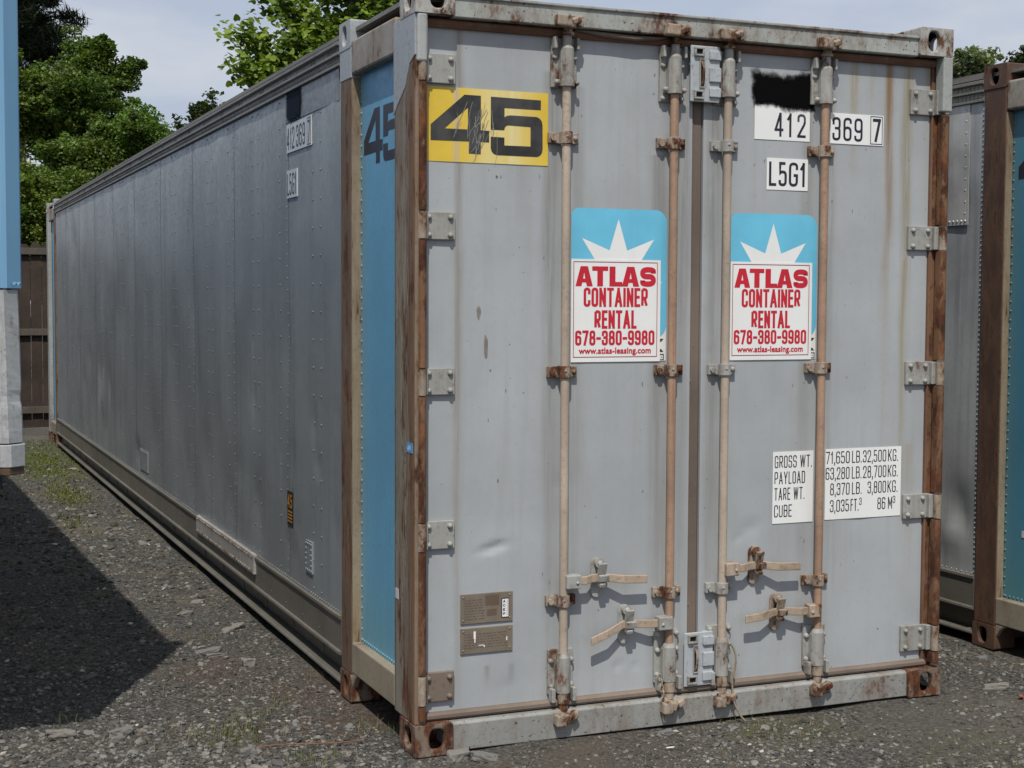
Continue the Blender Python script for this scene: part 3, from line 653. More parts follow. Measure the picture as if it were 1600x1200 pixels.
    for i in range(k):
        a = ya+(yb-ya)*i/k; b = ya+(yb-ya)*(i+1)/k
        f = lambda t: 0.006*mnoise.noise(Vector((t*2.1, 0, oy))) + (0.010*mnoise.noise(Vector((t*7, 1, 2))) if t < 2.6 else 0)
        mb.add([(0.020+f(a), a, 2.868+f(a)), (0.020+f(b), b, 2.868+f(b)), (0.08, b, 2.880), (0.08, a, 2.880), (0.024+f(a), a, 2.852), (0.024+f(b), b, 2.852)], [(0, 1, 2, 3), (0, 1, 5, 4)])
    mb.build('top_rail', M['toprail'], C)
    br = [(0.0, 0.345), (-0.008, 0.342), (-0.009, 0.330), (0.0, 0.325), (0.001, 0.188), (-0.010, 0.184), (-0.012, 0.174), (0.0, 0.170), (0.055, 0.164), (0.055, 0.068), (0.0, 0.064), (-0.007, 0.059), (-0.009, 0.052), (-0.004, 0.045), (0.055, 0.042), (0.08, 0.042), (0.08, 0.345)]
    mb = MB(); mb.prism(br, 'y', ya, yb)
    for k in range(40 if main else 5): mb.dome((0.001, 1.35+k*0.305, 0.30), (-1, 0, 0), 0.005, 0.004, 6); mb.dome((0.001, 1.35+k*0.305, 0.22), (-1, 0, 0), 0.005, 0.004, 6)
    mb.build('bottom_rail', M['rail'], C)
    # mirrored plain rails on the far side
    mb = MB(); mb.prism([(W_-0.07, 2.73), (W_, 2.73), (W_, 2.82), (W_-0.03, 2.872), (W_-0.07, 2.872)], 'y', ya, yb); mb.build('top_rail', M['toprail'], C)
    mb = MB(); mb.prism([(W_-0.07, 0.008), (W_, 0.012), (W_, 0.345), (W_-0.07, 0.345)], 'y', ya, yb); mb.build('bottom_rail', M['rail'], C)
    # ---------------- doors
    def door_mesh(xa, xb, dents):
        za, zb = 0.150, 2.738; nx = int((xb-xa)/0.016); nz_ = int((zb-za)/0.016); mb = MB(); g = []
        for i in range(nx+1):
            for j in range(nz_+1):
                x_ = xa+(xb-xa)*i/nx; z_ = za+(zb-za)*j/nz_
                e = min(1, min(i, nx-i)/5)*min(1, min(j, nz_-j)/5)
                d_ = 0.0016*(0.5+0.5*mnoise.noise(Vector((x_*3.2, oy, z_*1.6))))+0.0006*(0.5+0.5*mnoise.noise(Vector((x_*11, 4, z_*8))))
                for (a, b, sa, sb, dp) in dents:
                    q = ((x_-a)/sa)**2+((z_-b-0.18*(x_-a))/sb)**2
                    if q < 6: d_ += dp*math.exp(-q)
                g.append((x_, DY+max(0, d_)*e, z_))
        m_ = nz_+1
        mb.add(g, [(i*m_+j, (i+1)*m_+j, (i+1)*m_+j+1, i*m_+j+1) for i in range(nx) for j in range(nz_)], True)
        rim = [(xa, za), (xb, za), (xb, zb), (xa, zb)]
        mb.add([(a, DY, b) for a, b in rim]+[(a, 0.145, b) for a, b in rim], [(0, 1, 5, 4), (1, 2, 6, 5), (2, 3, 7, 6), (3, 0, 4, 7), (4, 5, 6, 7)])
        return mb
    dents_l = [(0.335, 0.765, 0.055, 0.012, 0.010), (0.36, 0.775, 0.03, 0.010, 0.004), (0.885, 0.255, 0.018, 0.012, 0.006), (0.962, 0.245, 0.012, 0.010, 0.005), (1.15, 1.62, 0.02, 0.006, 0.004), (0.62, 1.0, 0.05, 0.04, 0.002), (0.40, 0.215, 0.03, 0.03, 0.003)]
    dents_r = [(1.283, 2.19, 0.014, 0.006, 0.006), (1.287, 1.515, 0.018, 0.005, 0.006), (1.50, 0.78, 0.05, 0.03, 0.004), (2.05, 0.80, 0.06, 0.05, 0.003), (1.44, 0.74, 0.02, 0.015, 0.004)]
    door_l = door_mesh(0.060, 1.200, dents_l); dl = door_l.build('door', M['door'], C, 0.0, label='left grey door with the yellow number sign' if main else None)
    door_r = door_mesh(1.252, 2.378, dents_r); dr = door_r.build('door', M['door'], C, 0.0, label='right grey door with the white weight table' if main else None)
    # gaskets: above, below, centre gap, both jambs
    mb = MB(); mb.prism([(0.050, 2.738), (0.040, 2.752), (0.040, 2.764), (0.052, 2.7725), (0.14, 2.7725), (0.14, 2.738)], 'x', 0.05, 2.39); mb.build('top_gasket', M['gasket_red'], C)
    mb = MB(); mb.prism([(0.044, 0.121), (0.036, 0.130), (0.036, 0.142), (0.050, 0.150), (0.14, 0.150), (0.14, 0.121)], 'x', 0.05, 2.39)
    mb.build('bottom_gasket', M['gasket_tan'], C)
    mb = MB(); mb.prism([(1.2005, 0.14), (1.2005, 0.078), (1.208, 0.071), (1.243, 0.071), (1.2515, 0.078), (1.2515, 0.14)], 'z', 0.151, 2.737); mb.build('centre_gasket', M['gasket'], C)
    for xa, xb in ((0.0475, 0.0585), (2.3795, 2.3905)):
        mb = MB(); mb.box(xa, xb, 0.055, 0.14, 0.151, 2.737); mb.build('jamb_gasket', M['gasket_red'], C)
    if main:
        mb = MB(); pts = [(0.66, 2.768), (0.78, 2.758), (0.92, 2.753), (1.02, 2.760), (1.07, 2.770)]
        mb.tube([(a, 0.034, b) for a, b in pts], [0.004, 0.010, 0.011, 0.008, 0.004], 8); mb.build('loose_gasket', M['gasket'], C)
    # ---------------- hinges
    hz = [2.587, 2.002, 1.416, 0.832, 0.248]
    hh = [0.055, 0.052, 0.051, 0.054, 0.057]
    mb_l = MB(); mb_r = MB()
    ends = [0.135] + sum([[z-h-0.004, z+h+0.004] for z, h in reversed(list(zip(hz, hh)))], []) + [2.70]
    for i in range(0, len(ends), 2):
        a, b = ends[i], ends[i+1]
        if b-a < 0.03: continue
        mb_l.cyl((0.030, 0.016, a), (0.030, 0.016, b), 0.0165, n=14); mb_l.box(0.012, 0.046, 0.012, 0.050, a, b)
        mb_r.cyl((2.424, 0.016, a), (2.424, 0.016, b), 0.0165, n=14); mb_r.box(2.408, 2.442, 0.012, 0.050, a, b)
    mb_l.build('hinge_post_strip', M['rust'], C, 0.003); mb_r.build('hinge_post_strip', M['rust'], C, 0.003)
    if main:
        for s, dpar in ((0, dl), (1, dr)):
            for i, (z, h) in enumerate(zip(hz, hh)):
                mb = MB()
                xa, xb = (0.050, 0.174) if s == 0 else (2.268, 2.400)
                mb.box(xa, xb, 0.050, 0.0645, z-h, z+h)
                xc = 0.030 if s == 0 else 2.424
                br_ = MB(); br_.cyl((xc, 0.018, z-h+0.002), (xc, 0.018, z+h-0.002), 0.018, n=14); br_.build('hinge_barrel', M['barrel'], dpar)
                mb.box(min(xc, xa)-0.001 if s == 0 else xb-0.01, (xa+0.01) if s == 0 else xc+0.001, 0.030, 0.058, z-h+0.002, z+h-0.002)
                for bx in ((xa+0.018, xb-0.020) if s == 0 else (xa+0.022, xb-0.032)):
                    for bz in (z-h*0.68, z+h*0.62): mb.bolt(bx, bz, 0.0505, 0.0115, h=0.016)
                brown = (s == 0 and i == 4)
                mb.build('hinge', M['hinge_brown'] if brown else M['hinge'], dpar, 0.003, label='dark brown hinge plate' if brown else None)
    # ---------------- locking rods
    rods = [(0.624, 1, 0.622, 0), (1.098, -1, 0.425, 1), (1.345, 1, 0.624, 1), (1.815, -1, 0.420, 0)]
    ry = 0.030
    for i, (x, hs, hzv, centre) in enumerate(rods):
        mb = MB(); mb.cyl((x, ry, 0.30), (x, ry, 2.60), 0.0172, n=20)
        rod = mb.build('locking_rod', M['rod_rust'] if i in (1, 3) else M['rod'], C, label=(['pale tan locking rod nearest the yellow sign', 'rust orange locking rod left of the door gap', 'tan locking rod right of the door gap', 'rust brown locking rod through the weight table'][i] if main else None))
        if not main: continue
        # upper guide
        zb = 2.517 if centre else 2.545
        mb = MB(); mb.box(x-0.056, x+0.052, 0.050, 0.0645, zb, 2.735)
        mb.box(x-0.056, x-0.043, 0.020, 0.050, 2.690, 2.735); mb.box(x+0.040, x+0.052, 0.020, 0.050, 2.690, 2.735)
        mb.cyl((x, ry, 2.555), (x, ry, 2.692), 0.027, n=20); mb.cyl((x, ry, 2.692), (x, ry, 2.704), 0.027, 0.019, n=20); mb.cyl((x, ry, 2.704), (x, ry, 2.742), 0.0185, n=16)
        mb.box(x-0.028, x+0.028, 0.022, 0.052, 2.575, 2.690)
        mb.cyl((x, ry, 2.548), (x, ry, 2.577), 0.030, n=20); mb.box(x-0.044, x+0.044, 0.030, 0.050, 2.550, 2.574)
        for bx in (-0.043, 0.042):
            for bz in (2.563, 2.660) + ((2.530,) if centre else ()): mb.bolt(x+bx, bz, 0.0495 if bz != 2.563 else 0.030, 0.0115, h=0.014)
        mb.build('rod_guide', M['hard'], rod, 0.003)
        # upper cam and its keeper
        mb = MB(); mb.cyl((x, ry-0.002, 2.742), (x, ry-0.002, 2.752), 0.027, n=18); mb.cyl((x, ry, 2.752), (x, ry-0.012, 2.772), 0.021, 0.016, n=14)
        mb.boxr((x+0.016, -0.010, 2.795), (0.046, 0.036, 0.022), (0.15, -0.35, 0.3)); mb.boxr((x+0.036, -0.004, 2.787), (0.020, 0.03, 0.034), (0, 0.25, 0.2))
        mb.boxr((x+0.004, -0.006, 2.780), (0.026, 0.034, 0.03), (0.1, 0.1, 0))
        mb.build('cam', M['cam'], rod, 0.005)
        mb = MB(); mb.boxr((x-0.034, -0.008, 2.790), (0.062, 0.042, 0.044), (0, 0.04, 0)); mb.boxr((x+0.026, 0.004, 2.806), (0.058, 0.022, 0.018), (0, -0.1, 0))
        mb.build('cam_keeper', M['cam'] if i in (1, 2) else M['hard_rust'], rod, 0.006)
        # lower guide
        zt = 0.388 if centre else 0.350
        mb = MB(); mb.box(x-0.056, x+0.052, 0.050, 0.0645, 0.172, zt)
        mb.cyl((x, ry, 0.182), (x, ry, 0.322), 0.029, n=20); mb.box(x-0.030, x+0.030, 0.022, 0.052, 0.185, 0.318)
        mb.cyl((x, ry, 0.322), (x, ry, 0.338), 0.029, 0.022, n=20)
        mb.box(x-0.054, x-0.038, 0.012, 0.050, 0.146, 0.200); mb.box(x+0.036, x+0.052, 0.012, 0.050, 0.146, 0.200)
        for bx in (-0.044, 0.043):
            for bz in (0.206, 0.306) + ((0.372,) if centre else ()): mb.bolt(x+bx, bz, 0.0495, 0.0125, h=0.016)
        mb.build('rod_guide', M['hard'], rod, 0.003)
        mb = MB(); mb.cyl((x, ry-0.004, 0.140), (x, ry-0.004, 0.180), 0.024, n=16); mb.cyl((x, ry-0.006, 0.110), (x, ry-0.004, 0.142), 0.019, n=14)
        mb.boxr((x-0.014, -0.010, 0.092), (0.05, 0.044, 0.036), (0.1, 0.25, 0.1)); mb.boxr((x+0.030, -0.008, 0.098), (0.034, 0.036, 0.028), (0, -0.4, 0.2))
        mb.build('cam', M['cam'], rod, 0.006)
        mb = MB(); mb.boxr((x-0.030, -0.012, 0.082), (0.044, 0.044, 0.044), (0, 0.1, 0)); mb.box(x-0.05, x+0.05, -0.004, 0.0082, 0.062, 0.074)
        mb.build('cam_keeper', M['hard_rust'], rod, 0.006)
        # three saddle brackets
        for z in (2.352, 1.446, 0.545):
            mb = MB(); mb.box(x-0.066, x-0.018, 0.046, 0.0645, z-0.021, z+0.021); mb.box(x+0.018, x+0.060, 0.046, 0.0645, z-0.021, z+0.021)
            mb.cyl((x-0.050, 0.046, z-0.002), (x-0.050, 0.034, z-0.002), 0.012, n=8)
            ring = []
            n = 12
            for k_ in range(n+1):
                a = math.pi*k_/n; ring.append((math.cos(a), -math.sin(a)))
            vs = []
            for (c, s_) in ring:
                for rr in (0.0178, 0.0245):
                    for zz in (z-0.024, z+0.024): vs.append((x+c*rr, ry+s_*rr, zz))
            fs = []
            for k_ in range(n):
                q = 4*k_; fs += [(q+2, q+6, q+7, q+3), (q, q+1, q+5, q+4), (q+1, q+3, q+7, q+5), (q, q+4, q+6, q+2)]
            mb.add(vs, fs); mb.box(x-0.0245, x-0.0178, ry, 0.05, z-0.024, z+0.024); mb.box(x+0.0178, x+0.0245, ry, 0.05, z-0.024, z+0.024)
            mb.bolt(x+0.046, z, 0.0465, 0.011, h=0.012); mb.bolt(x-0.006, z+0.004, ry-0.0245, 0.006, h=0.003)
            mb.build('rod_bracket', M['hard'] if i == 2 else M['hard_rust'], rod, 0.003)
        # handle: hub on the rod, flat bar that dips into its catch and swings out again
        end = [0.986, 0.737, 1.713, 1.447][i]; cx = [0.783, 0.906, 1.512, 1.620][i]
        drop = [-0.012, -0.050, -0.010, -0.012][i]
        mb = MB(); mb.box(min(x, x+hs*0.062), max(x, x+hs*0.062), -0.004, 0.040, hzv-0.027, hzv+0.027)
        mb.bolt(x+hs*0.046, hzv-0.004, -0.0045, 0.008, h=0.006)
        hub = mb.build('handle_hub', M['cam'] if i > 1 else M['hard'], rod, 0.005)
        path = [(x+hs*0.055, 0.018, hzv), (x+hs*0.095, 0.018, hzv), (cx-hs*0.035, 0.030, hzv+0.004), (cx+hs*0.02, 0.030, hzv+0.004), (cx+hs*0.095, 0.010, hzv+drop*0.45), (end, 0.012, hzv+drop)]
        vs, fs = [], []
        for (px, py, pz) in path:
            for (a, b) in ((-0.0045, -0.0165), (0.0045, -0.0165), (0.0045, 0.0165), (-0.0045, 0.0165)): vs.append((px, py+a, pz+b))
        for k_ in range(len(path)-1):
            q = 4*k_; fs += [(q+a, q+(a+1) % 4, q+4+(a+1) % 4, q+4+a) for a in range(4)]
        fs += [(0, 1, 2, 3), tuple(4*(len(path)-1)+a for a in range(4))]
        mb = MB(); mb.add(vs, fs); mb.build('handle', M['handle'], rod, 0.003)
        zc = hzv
        mb = MB()
        mb.prism(arc(cx, zc+0.055, 0.026, 0, 180)+arc(cx, zc-0.055, 0.026, 180, 360), 'y', 0.056, 0.0645)
        mb.cyl((cx+0.004, 0.0555, zc+0.060), (cx+0.004, 0.036, zc+0.060), 0.020, n=16); mb.dome((cx+0.004, 0.036, zc+0.060), (0, -1, 0), 0.012, 0.012, 12)
        mb.boxr((cx+0.006, 0.024, zc+0.032), (0.038, 0.009, 0.066), (0.32, 0, 0)); mb.boxr((cx+0.009, 0.012, zc+0.004), (0.044, 0.014, 0.028), (0.2, 0, 0))
        mb.boxr((cx+0.004, 0.022, zc-0.022), (0.026, 0.028, 0.016), (0.3, 0, 0))
        mb.build('handle_catch', M['hard_rust'] if i > 1 else M['hard'], rod, 0.003)
    if not main: return C
    # ---------------- lock cover plates over the door gap (top and bottom)
    for za, zb in ((2.522, 2.746), (0.148, 0.371)):
        H = zb-za
        mb = MB(); mb.box(1.168, 1.302, 0.026, 0.034, za, zb)
        mb.box(1.268, 1.306, 0.030, 0.0645, za+0.004, zb-0.004)
        for fz in (0.06, 0.72): mb.box(1.252, 1.304, 0.016, 0.028, za+H*(fz+0.03), za+H*(fz+0.20))
        mb.box(1.252, 1.304, 0.016, 0.028, za+H*0.36, za+H*0.62)
        pl = mb.build('lock_cover', M['hard_clean'], dr, 0.0075, segs=3)
        fr = MB(); hole = MB(); lev = MB()
        for cz in (za+H*0.125, za+H*0.885):
            xa, xb = 1.181, 1.226; t = 0.008
            fr.box(xa, xb, 0.014, 0.026, cz+0.010, cz+0.010+t); fr.box(xa, xb, 0.014, 0.026, cz-0.010-t, cz-0.010)
            fr.box(xa, xa+t, 0.0145, 0.026, cz-0.010, cz+0.010); fr.box(xb-t, xb, 0.0145, 0.026, cz-0.010, cz+0.010)
            hole.box(xa+t, xb-t, 0.023, 0.0265, cz-0.010, cz+0.010)  # black block painting the shade inside the slot
        xa, xb, c0, c1 = 1.207, 1.230, za+H*0.27, za+H*0.74
        fr.box(xa, xa+0.004, 0.018, 0.026, c0, c1); fr.box(xb-0.004, xb, 0.018, 0.026, c0, c1); fr.box(xa, xb, 0.0185, 0.026, c1, c1+0.005); fr.box(xa, xb, 0.0185, 0.026, c0-0.005, c0)
        hole.box(xa+0.004, xb-0.004, 0.0235, 0.0265, c0, c1)
        lev.tube([(1.219, 0.024, c0+0.008), (1.220, 0.012, c0+0.03), (1.220, 0.010, c1-0.03), (1.219, 0.024, c1-0.004)], 0.0052, 8)
        fr.build('slot_frame', M['hard'], pl, 0.002) if False else None
        # frames, holes and lever are pieces of the cover itself: children of the door's cover share its level
        a = fr.build('cover_slot', M['hard'], dr, 0.002); b = hole.build('opening_shade', M['black'], dr); c = lev.build('cover_lever', M['hard_rust'], dr)
    # ---------------- signs
    def door_sign(nm, x0, z0, x1, z1, mat, y=0.0635, label=None, depth=0.0014):
        mb = MB(); mb.box(x0, x1, y, y+depth, z0, z1); return mb.build(nm, mat, C, label=label)
    PD = lambda y: (lambda u, v: (u, y, v))
    s45 = door_sign('number_sign', 0.0605, 2.244, 0.561, 2.522, M['yellow'], label='faded yellow sign reading 45')
    f, h, v5 = shape45()
    fl = Flat(lambda u, v: (0.061+u*0.4995, 0.0625, 2.244+v*0.278)); fl.put(poly_shape([f, h])); fl.put(poly_shape([v5])); fl.build('lettering', M['ink45'], s45)
    sc = MB()
    r2 = random.Random(3)
    for i in range(26):
        u0 = r2.gauss(0.275, 0.045); v0 = r2.uniform(2.30, 2.42); ln = r2.uniform(0.04, 0.14); w = r2.uniform(0.0004, 0.0012); lean = r2.uniform(0.05, 0.45)
        if u0 > 0.36: continue
        pts = [(u0+lean*ln*(t/4)+0.010*math.sin(t*0.6+i), v0-ln*0.5+ln*t/4) for t in range(5)]
        for a, b in zip(pts, pts[1:]): sc.add([(a[0]-w, 0.0618, a[1]), (a[0]+w, 0.0618, a[1]), (b[0]+w, 0.0618, b[1]), (b[0]-w, 0.0618, b[1])], [(0, 1, 2, 3)])
    sc.build('scratch_marks', M['scratch'], s45)
    sg = door_sign('number_label', 1.492, 2.392, 1.761, 2.535, M['white'], label='white label reading 412')
    fl = Flat(PD(0.0628))
    for t, a, b in (('4', 1.588, 1.631), ('1', 1.648, 1.677), ('2', 1.699, 1.741)): fl.gothic(t, a, 2.407, b, 2.505, 0.0105)
    fl.build('lettering', M['ink'], sg)
    sg = door_sign('number_label', 1.864, 2.391, 2.135, 2.519, M['white'], label='white label reading 369 with boxed 7')
    fl = Flat(PD(0.0628))
    for t, a, b in (('3', 1.874, 1.915), ('6', 1.929, 1.971), ('9', 1.985, 2.027)): fl.gothic(t, a, 2.404, b, 2.502, 0.0105)
    fl.gothic('7', 2.079, 2.407, 2.121, 2.505, 0.013); fl.border(2.067, 2.396, 2.130, 2.515, 0.0034); fl.build('lettering', M['ink'], sg)
    sg = door_sign('code_label', 1.554, 2.187, 1.755, 2.318, M['white'], label='white label reading L5G1')
    fl = Flat(PD(0.0628))
    for t, a, b in (('L', 1.564, 1.600), ('5', 1.611, 1.651), ('G', 1.661, 1.706), ('1', 1.716, 1.746)): fl.gothic(t, a, 2.203, b, 2.303, 0.0115)
    fl.build('lettering', M['ink'], sg)
    mb = MB(); mb.box(1.44, 1.808, 0.0622, 0.0628, 2.47, 2.70)
    mb.build('spray_paint', spray_mat('black_spray', 'x', 1.632, 2.592, 0.142, 0.060, (0.003, 0.003, 0.0035)), C, label='black sprayed rectangle hiding old letters')
    # logos: blue rounded square with a white star, mostly covered by the rental signs
    for k_, (xa, xb, wa, wb) in enumerate(((0.664, 1.088, 0.664, 1.060), (1.386, 1.806, 1.386, 1.783))):
        w = xb-xa; r_ = 0.052
        base = MB(); base.box(xa, xb, 0.0640, 0.0646, 1.484, 1.62); lb = base.build('logo_backing', M['white_old'], C)
        fl = Flat(lambda u, v: (u, 0.0634, v))
        zlo, zhi = 1.575, 2.087
        fl.put(poly_shape([arc(xb-r_, zlo+r_, r_, -90, 0)+arc(xb-r_, zhi-r_, r_, 0, 90)+[(xa+0.02, zhi), (xa, zhi-0.02), (xa, zlo)]]))
        lg = fl.build('logo', M['logo_blue'], C)
        cx_, cz_ = xa+w*0.485, 1.842
        star = []
        for p in range(14):
            a = math.pi/2+p*math.pi/7; rr = 0.205 if p % 2 == 0 else 0.090
            star.append((cx_+rr*math.cos(a), cz_+rr*math.sin(a)))
        fl = Flat(lambda u, v: (u, 0.0628, v)); fl.put(poly_shape([star])); fl.build('logo_star', M['white'], lg)
        fl = Flat(lambda u, v: (u, 0.0634, v))
        fl.put(poly_shape([[(wb+0.001, 1.572), (wb+0.017, 1.572), (wb+0.006, 1.560), (wb+0.001, 1.560)]])); fl.put(poly_shape([[(wb+0.001, 1.531), (wb+0.006, 1.531), (wb+0.017, 1.519), (wb+0.001, 1.519)]]))
        fl.rect(wb+0.001, 1.507, wb+0.019, 1.511); fl.rect(wb+0.015, 1.489, wb+0.019, 1.507); fl.rect(wb+0.001, 1.487, wb+0.019, 1.490); fl.rect(wb+0.005, 1.497, wb+0.011, 1.500)
        fl.build('lettering', M['ink'], lb)
        sg = door_sign('rental_sign', wa, 1.482, wb, 1.887, M['white'], 0.0618, 'white and red rental sign on the %s door' % ('left' if k_ == 0 else 'right'), 0.0012)
        W2 = wb-wa; U = lambda t: wa+t*W2
        T = lambda v: 1.887-v*0.405
        fl = Flat(PD(0.0610))
        fl.border(U(0.022), T(0.955), U(0.965), T(0.022), 0.0028)
        bord = fl.build('sign_border', M['maroon'], sg)
        fl = Flat(PD(0.0610))
        for t, a, b in (('A', .045, .235), ('T', .228, .405), ('L', .420, .565), ('A', .560, .755), ('S', .765, .945)):
            w_, h_ = U(b)-U(a), T(.068)-T(.262)
            if t == 'S': fl.gothic('S', U(a), T(.262), U(b), T(.068), 0.0215); continue
            lp = {'A': [[(0,0),(.29,1),(.71,1),(1,0),(.66,0),(.61,.19),(.39,.19),(.34,0)], [(.44,.38),(.56,.38),(.5,.70)]], 'T': [[(.32,0),(.68,0),(.68,.78),(1,.78),(1,1),(0,1),(0,.78),(.32,.78)]], 'L': [[(0,0),(1,0),(1,.23),(.46,.23),(.46,1),(0,1)]]}[t]
            fl.put(poly_shape([[(p*w_, q*h_) for p, q in l_] for l_ in lp]), U(a), T(.262))
        fl.gothic('CONTAINER', U(.135), T(.462), U(.855), T(.275), 0.0112, 0.0040)
        fl.gothic('RENTAL', U(.255), T(.675), U(.730), T(.495), 0.0112, 0.0040)
        fl.gothic('678-380-9980', U(.045), T(.838), U(.935), T(.692), 0.0100, 0.0036)
        fl.text('www.atlas-leasing.com', U(.085), T(.940), U(.895), T(.858), 0.0011, 1.03)
        fl.build('lettering', M['red'], sg)
    # weight table in two halves either side of the rod
    sg = door_sign('weight_label', 1.604, 0.791, 1.805, 1.0945, M['white'], label='white label naming gross, payload, tare and cube')
    fl = Flat(PD(0.0628))
    for t, b, za in (('GROSS WT.', 1.797, 1.026), ('PAYLOAD', 1.764, 0.958), ('TARE WT.', 1.762, 0.890), ('CUBE', 1.700, 0.818)): fl.gothic(t, 1.612, za, b, za+0.052, 0.0044, 0.0050)
    fl.build('lettering', M['ink'], sg)
    sg = door_sign('weight_label', 1.866, 0.794, 2.260, 1.0975, M['white'], label='white label with pounds, kilograms and cubic feet')
    fl = Flat(PD(0.0628))
    for t, a, b, za in (('71,650', 1.868, 1.990, 1.026), ('LB.', 2.002, 2.052, 1.034), ('32,500', 2.058, 2.180, 1.026), ('KG.', 2.190, 2.243, 1.034), ('63,280', 1.868, 1.990, 0.958), ('LB.', 2.002, 2.052, 0.966), ('28,700', 2.060, 2.182, 0.958), ('KG.', 2.190, 2.243, 0.966),
                        ('8,370', 1.892, 1.992, 0.890), ('LB.', 2.004, 2.054, 0.898), ('3,800', 2.085, 2.182, 0.890), ('KG.', 2.190, 2.243, 0.898), ('3,035', 1.892, 1.990, 0.818), ('FT.', 1.998, 2.040, 0.826), ('86', 2.138, 2.180, 0.826), ('M', 2.194, 2.216, 0.826)):
        fl.gothic(t, a, za+(0.008 if ',' in t else 0), b, za+(0.060 if ',' in t else 0.052), 0.0044, 0.0048)
    fl.gothic('3', 2.043, 0.850, 2.055, 0.882, 0.0032); fl.gothic('3', 2.219, 0.850, 2.232, 0.882, 0.0032)
    fl.build('lettering', M['ink'], sg)
    # brown data plates
    for z0_, z1_, first in ((0.478, 0.594, True), (0.361, 0.461, False)):
        mb = MB(); mb.box(0.203, 0.420, 0.0590, 0.0646, z0_, z1_)
        for a in (0.214, 0.408):
            for b in (z0_+0.013, z1_-0.013): mb.dome((a, 0.059, b), (0, -1, 0), 0.005, 0.003, 8)
        pl = mb.build('data_plate', M['plate'], C, 0.0015, label='brown data plate with ACEP tag' if first else 'brown data plate with white scuffs')
        fl = Flat(PD(0.0584)); r3 = random.Random(5)
        for q in range(8 if first else 6):
            u = 0.218
            while u < (0.29 if first else 0.39):
                l_ = r3.uniform(0.004, 0.014); zz = z1_-0.026-q*0.0105; fl.rect(u, zz, u+l_, zz+0.0035); u += l_+r3.uniform(0.002, 0.006)
        if first: fl.rect(0.305, 0.545, 0.362, 0.585); fl.rect(0.312, 0.505, 0.352, 0.530)
        fl.build('etching', M['plate_ink'], pl)
        if first:
            t = Flat(PD(0.0580)); t.rect(0.372, 0.492, 0.404, 0.570); t.build('tag_border', M['ink'], pl)
            t = Flat(PD(0.0575)); t.rect(0.375, 0.496, 0.401, 0.566); t.build('tag', M['white'], pl)
            t = Flat(PD(0.0570))
            for q, ch in enumerate('ACEP'): t.gothic(ch, 0.378, 0.552-q*0.0165, 0.388, 0.563-q*0.0165, 0.0024)
            for q in range(9): t.rect(0.394, 0.559-q*0.007, 0.397, 0.562-q*0.007)
            t.build('tag_lettering', M['ink'], pl)
        else:
            t = Flat(PD(0.0580)); t.rect(0.256, 0.420, 0.265, 0.448); t.rect(0.259, 0.404, 0.264, 0.420); t.rect(0.277, 0.391, 0.300, 0.394); t.rect(0.298, 0.384, 0.303, 0.391); t.rect(0.392, 0.403, 0.397, 0.418); t.build('scuff', M['white'], pl)
    # side wall labels
    PS = lambda x: (lambda u, v: (x, u, v))
    def side_sign(nm, ya_, yb_, z0_, z1_, mat, label, x=WX-0.006): mb = MB(); mb.box(x, x+0.005, ya_, yb_, z0_, z1_); return mb.build(nm, mat, C, label=label)
    sg = side_sign('number_label', 1.486, 1.938, 2.437, 2.575, M['white_dull'], 'white label reading 412 369 7 on the side wall')
    fl = Flat(lambda u, v: (WX-0.0068, -u, v))
    for t, a, b in (('4', 1.930, 1.885), ('1', 1.868, 1.845), ('2', 1.832, 1.787), ('3', 1.755, 1.710), ('6', 1.696, 1.651), ('9', 1.637, 1.592), ('7', 1.545, 1.505)):
        fl.gothic(t, -a, 2.452, -b, 2.556, 0.0105)
    fl.border(-1.556, 2.443, -1.492, 2.568, 0.004); fl.build('lettering', M['ink'], sg)
    sg = side_sign('code_label', 1.744, 1.940, 2.218, 2.352, M['white_dull'], 'white label reading L5G1 on the side wall')
    fl = Flat(lambda u, v: (WX-0.0068, -u, v))
    for t, a, b in (('L', 1.930, 1.895), ('5', 1.884, 1.846), ('G', 1.835, 1.792), ('1', 1.780, 1.756)): fl.gothic(t, -a, 2.232, -b, 2.336, 0.0105)
    fl.build('lettering', M['ink'], sg)
    mb = MB(); mb.box(WX-0.0075, WX-0.007, 1.60, 2.02, 2.50, 2.76)
    mb.build('spray_paint', spray_mat('navy_spray', 'y', 1.800, 2.660, 0.125, 0.068, (0.010, 0.014, 0.026)), C, label='dark sprayed patch on the side wall')
    sg = side_sign('warning_tag', 1.845, 1.952, 0.612, 0.782, M['tag_black'], 'small black and amber tag low on the side wall')
    fl = Flat(lambda u, v: (WX-0.0068, -u, v))
    for t, a, b in (('4', 1.944, 1.902), ('5', 1.896, 1.854)): fl.gothic(t, -a, 0.700, -b, 0.768, 0.012)
    for q in range(4): fl.rect(-1.944, 0.630+q*0.016, -1.854, 0.638+q*0.016)
    fl.build('lettering', M['amber'], sg)
    # grey repaint band along the top of the side wall near the door end, patches with rivets
    mb = MB(); mb.box(WX-0.0042, WX-0.002, 1.036, 1.972, 2.585, 2.724); mb.build('wall_band', M['wall_band'], C)
    mb = MB(); mb.box(-0.014, 0.008, 2.614, 4.215, 0.248, 0.352)
    rb = MB()
    for i in range(30): rb.dome((-0.014, 2.66+i*0.052, 0.338), (-1, 0, 0), 0.009, 0.007, 6); rb.dome((-0.014, 2.66+i*0.052, 0.262), (-1, 0, 0), 0.009, 0.007, 6)
    pt = mb.build('repair_patch', M['wall_patch'], C, label='long pale repair patch low on the side wall')
    rb.build('rivets', M['barrel'], pt)['kind'] = 'stuff'
    mb = MB(); mb.box(WX-0.008, WX+0.006, 1.488, 1.602, 0.440, 0.590)
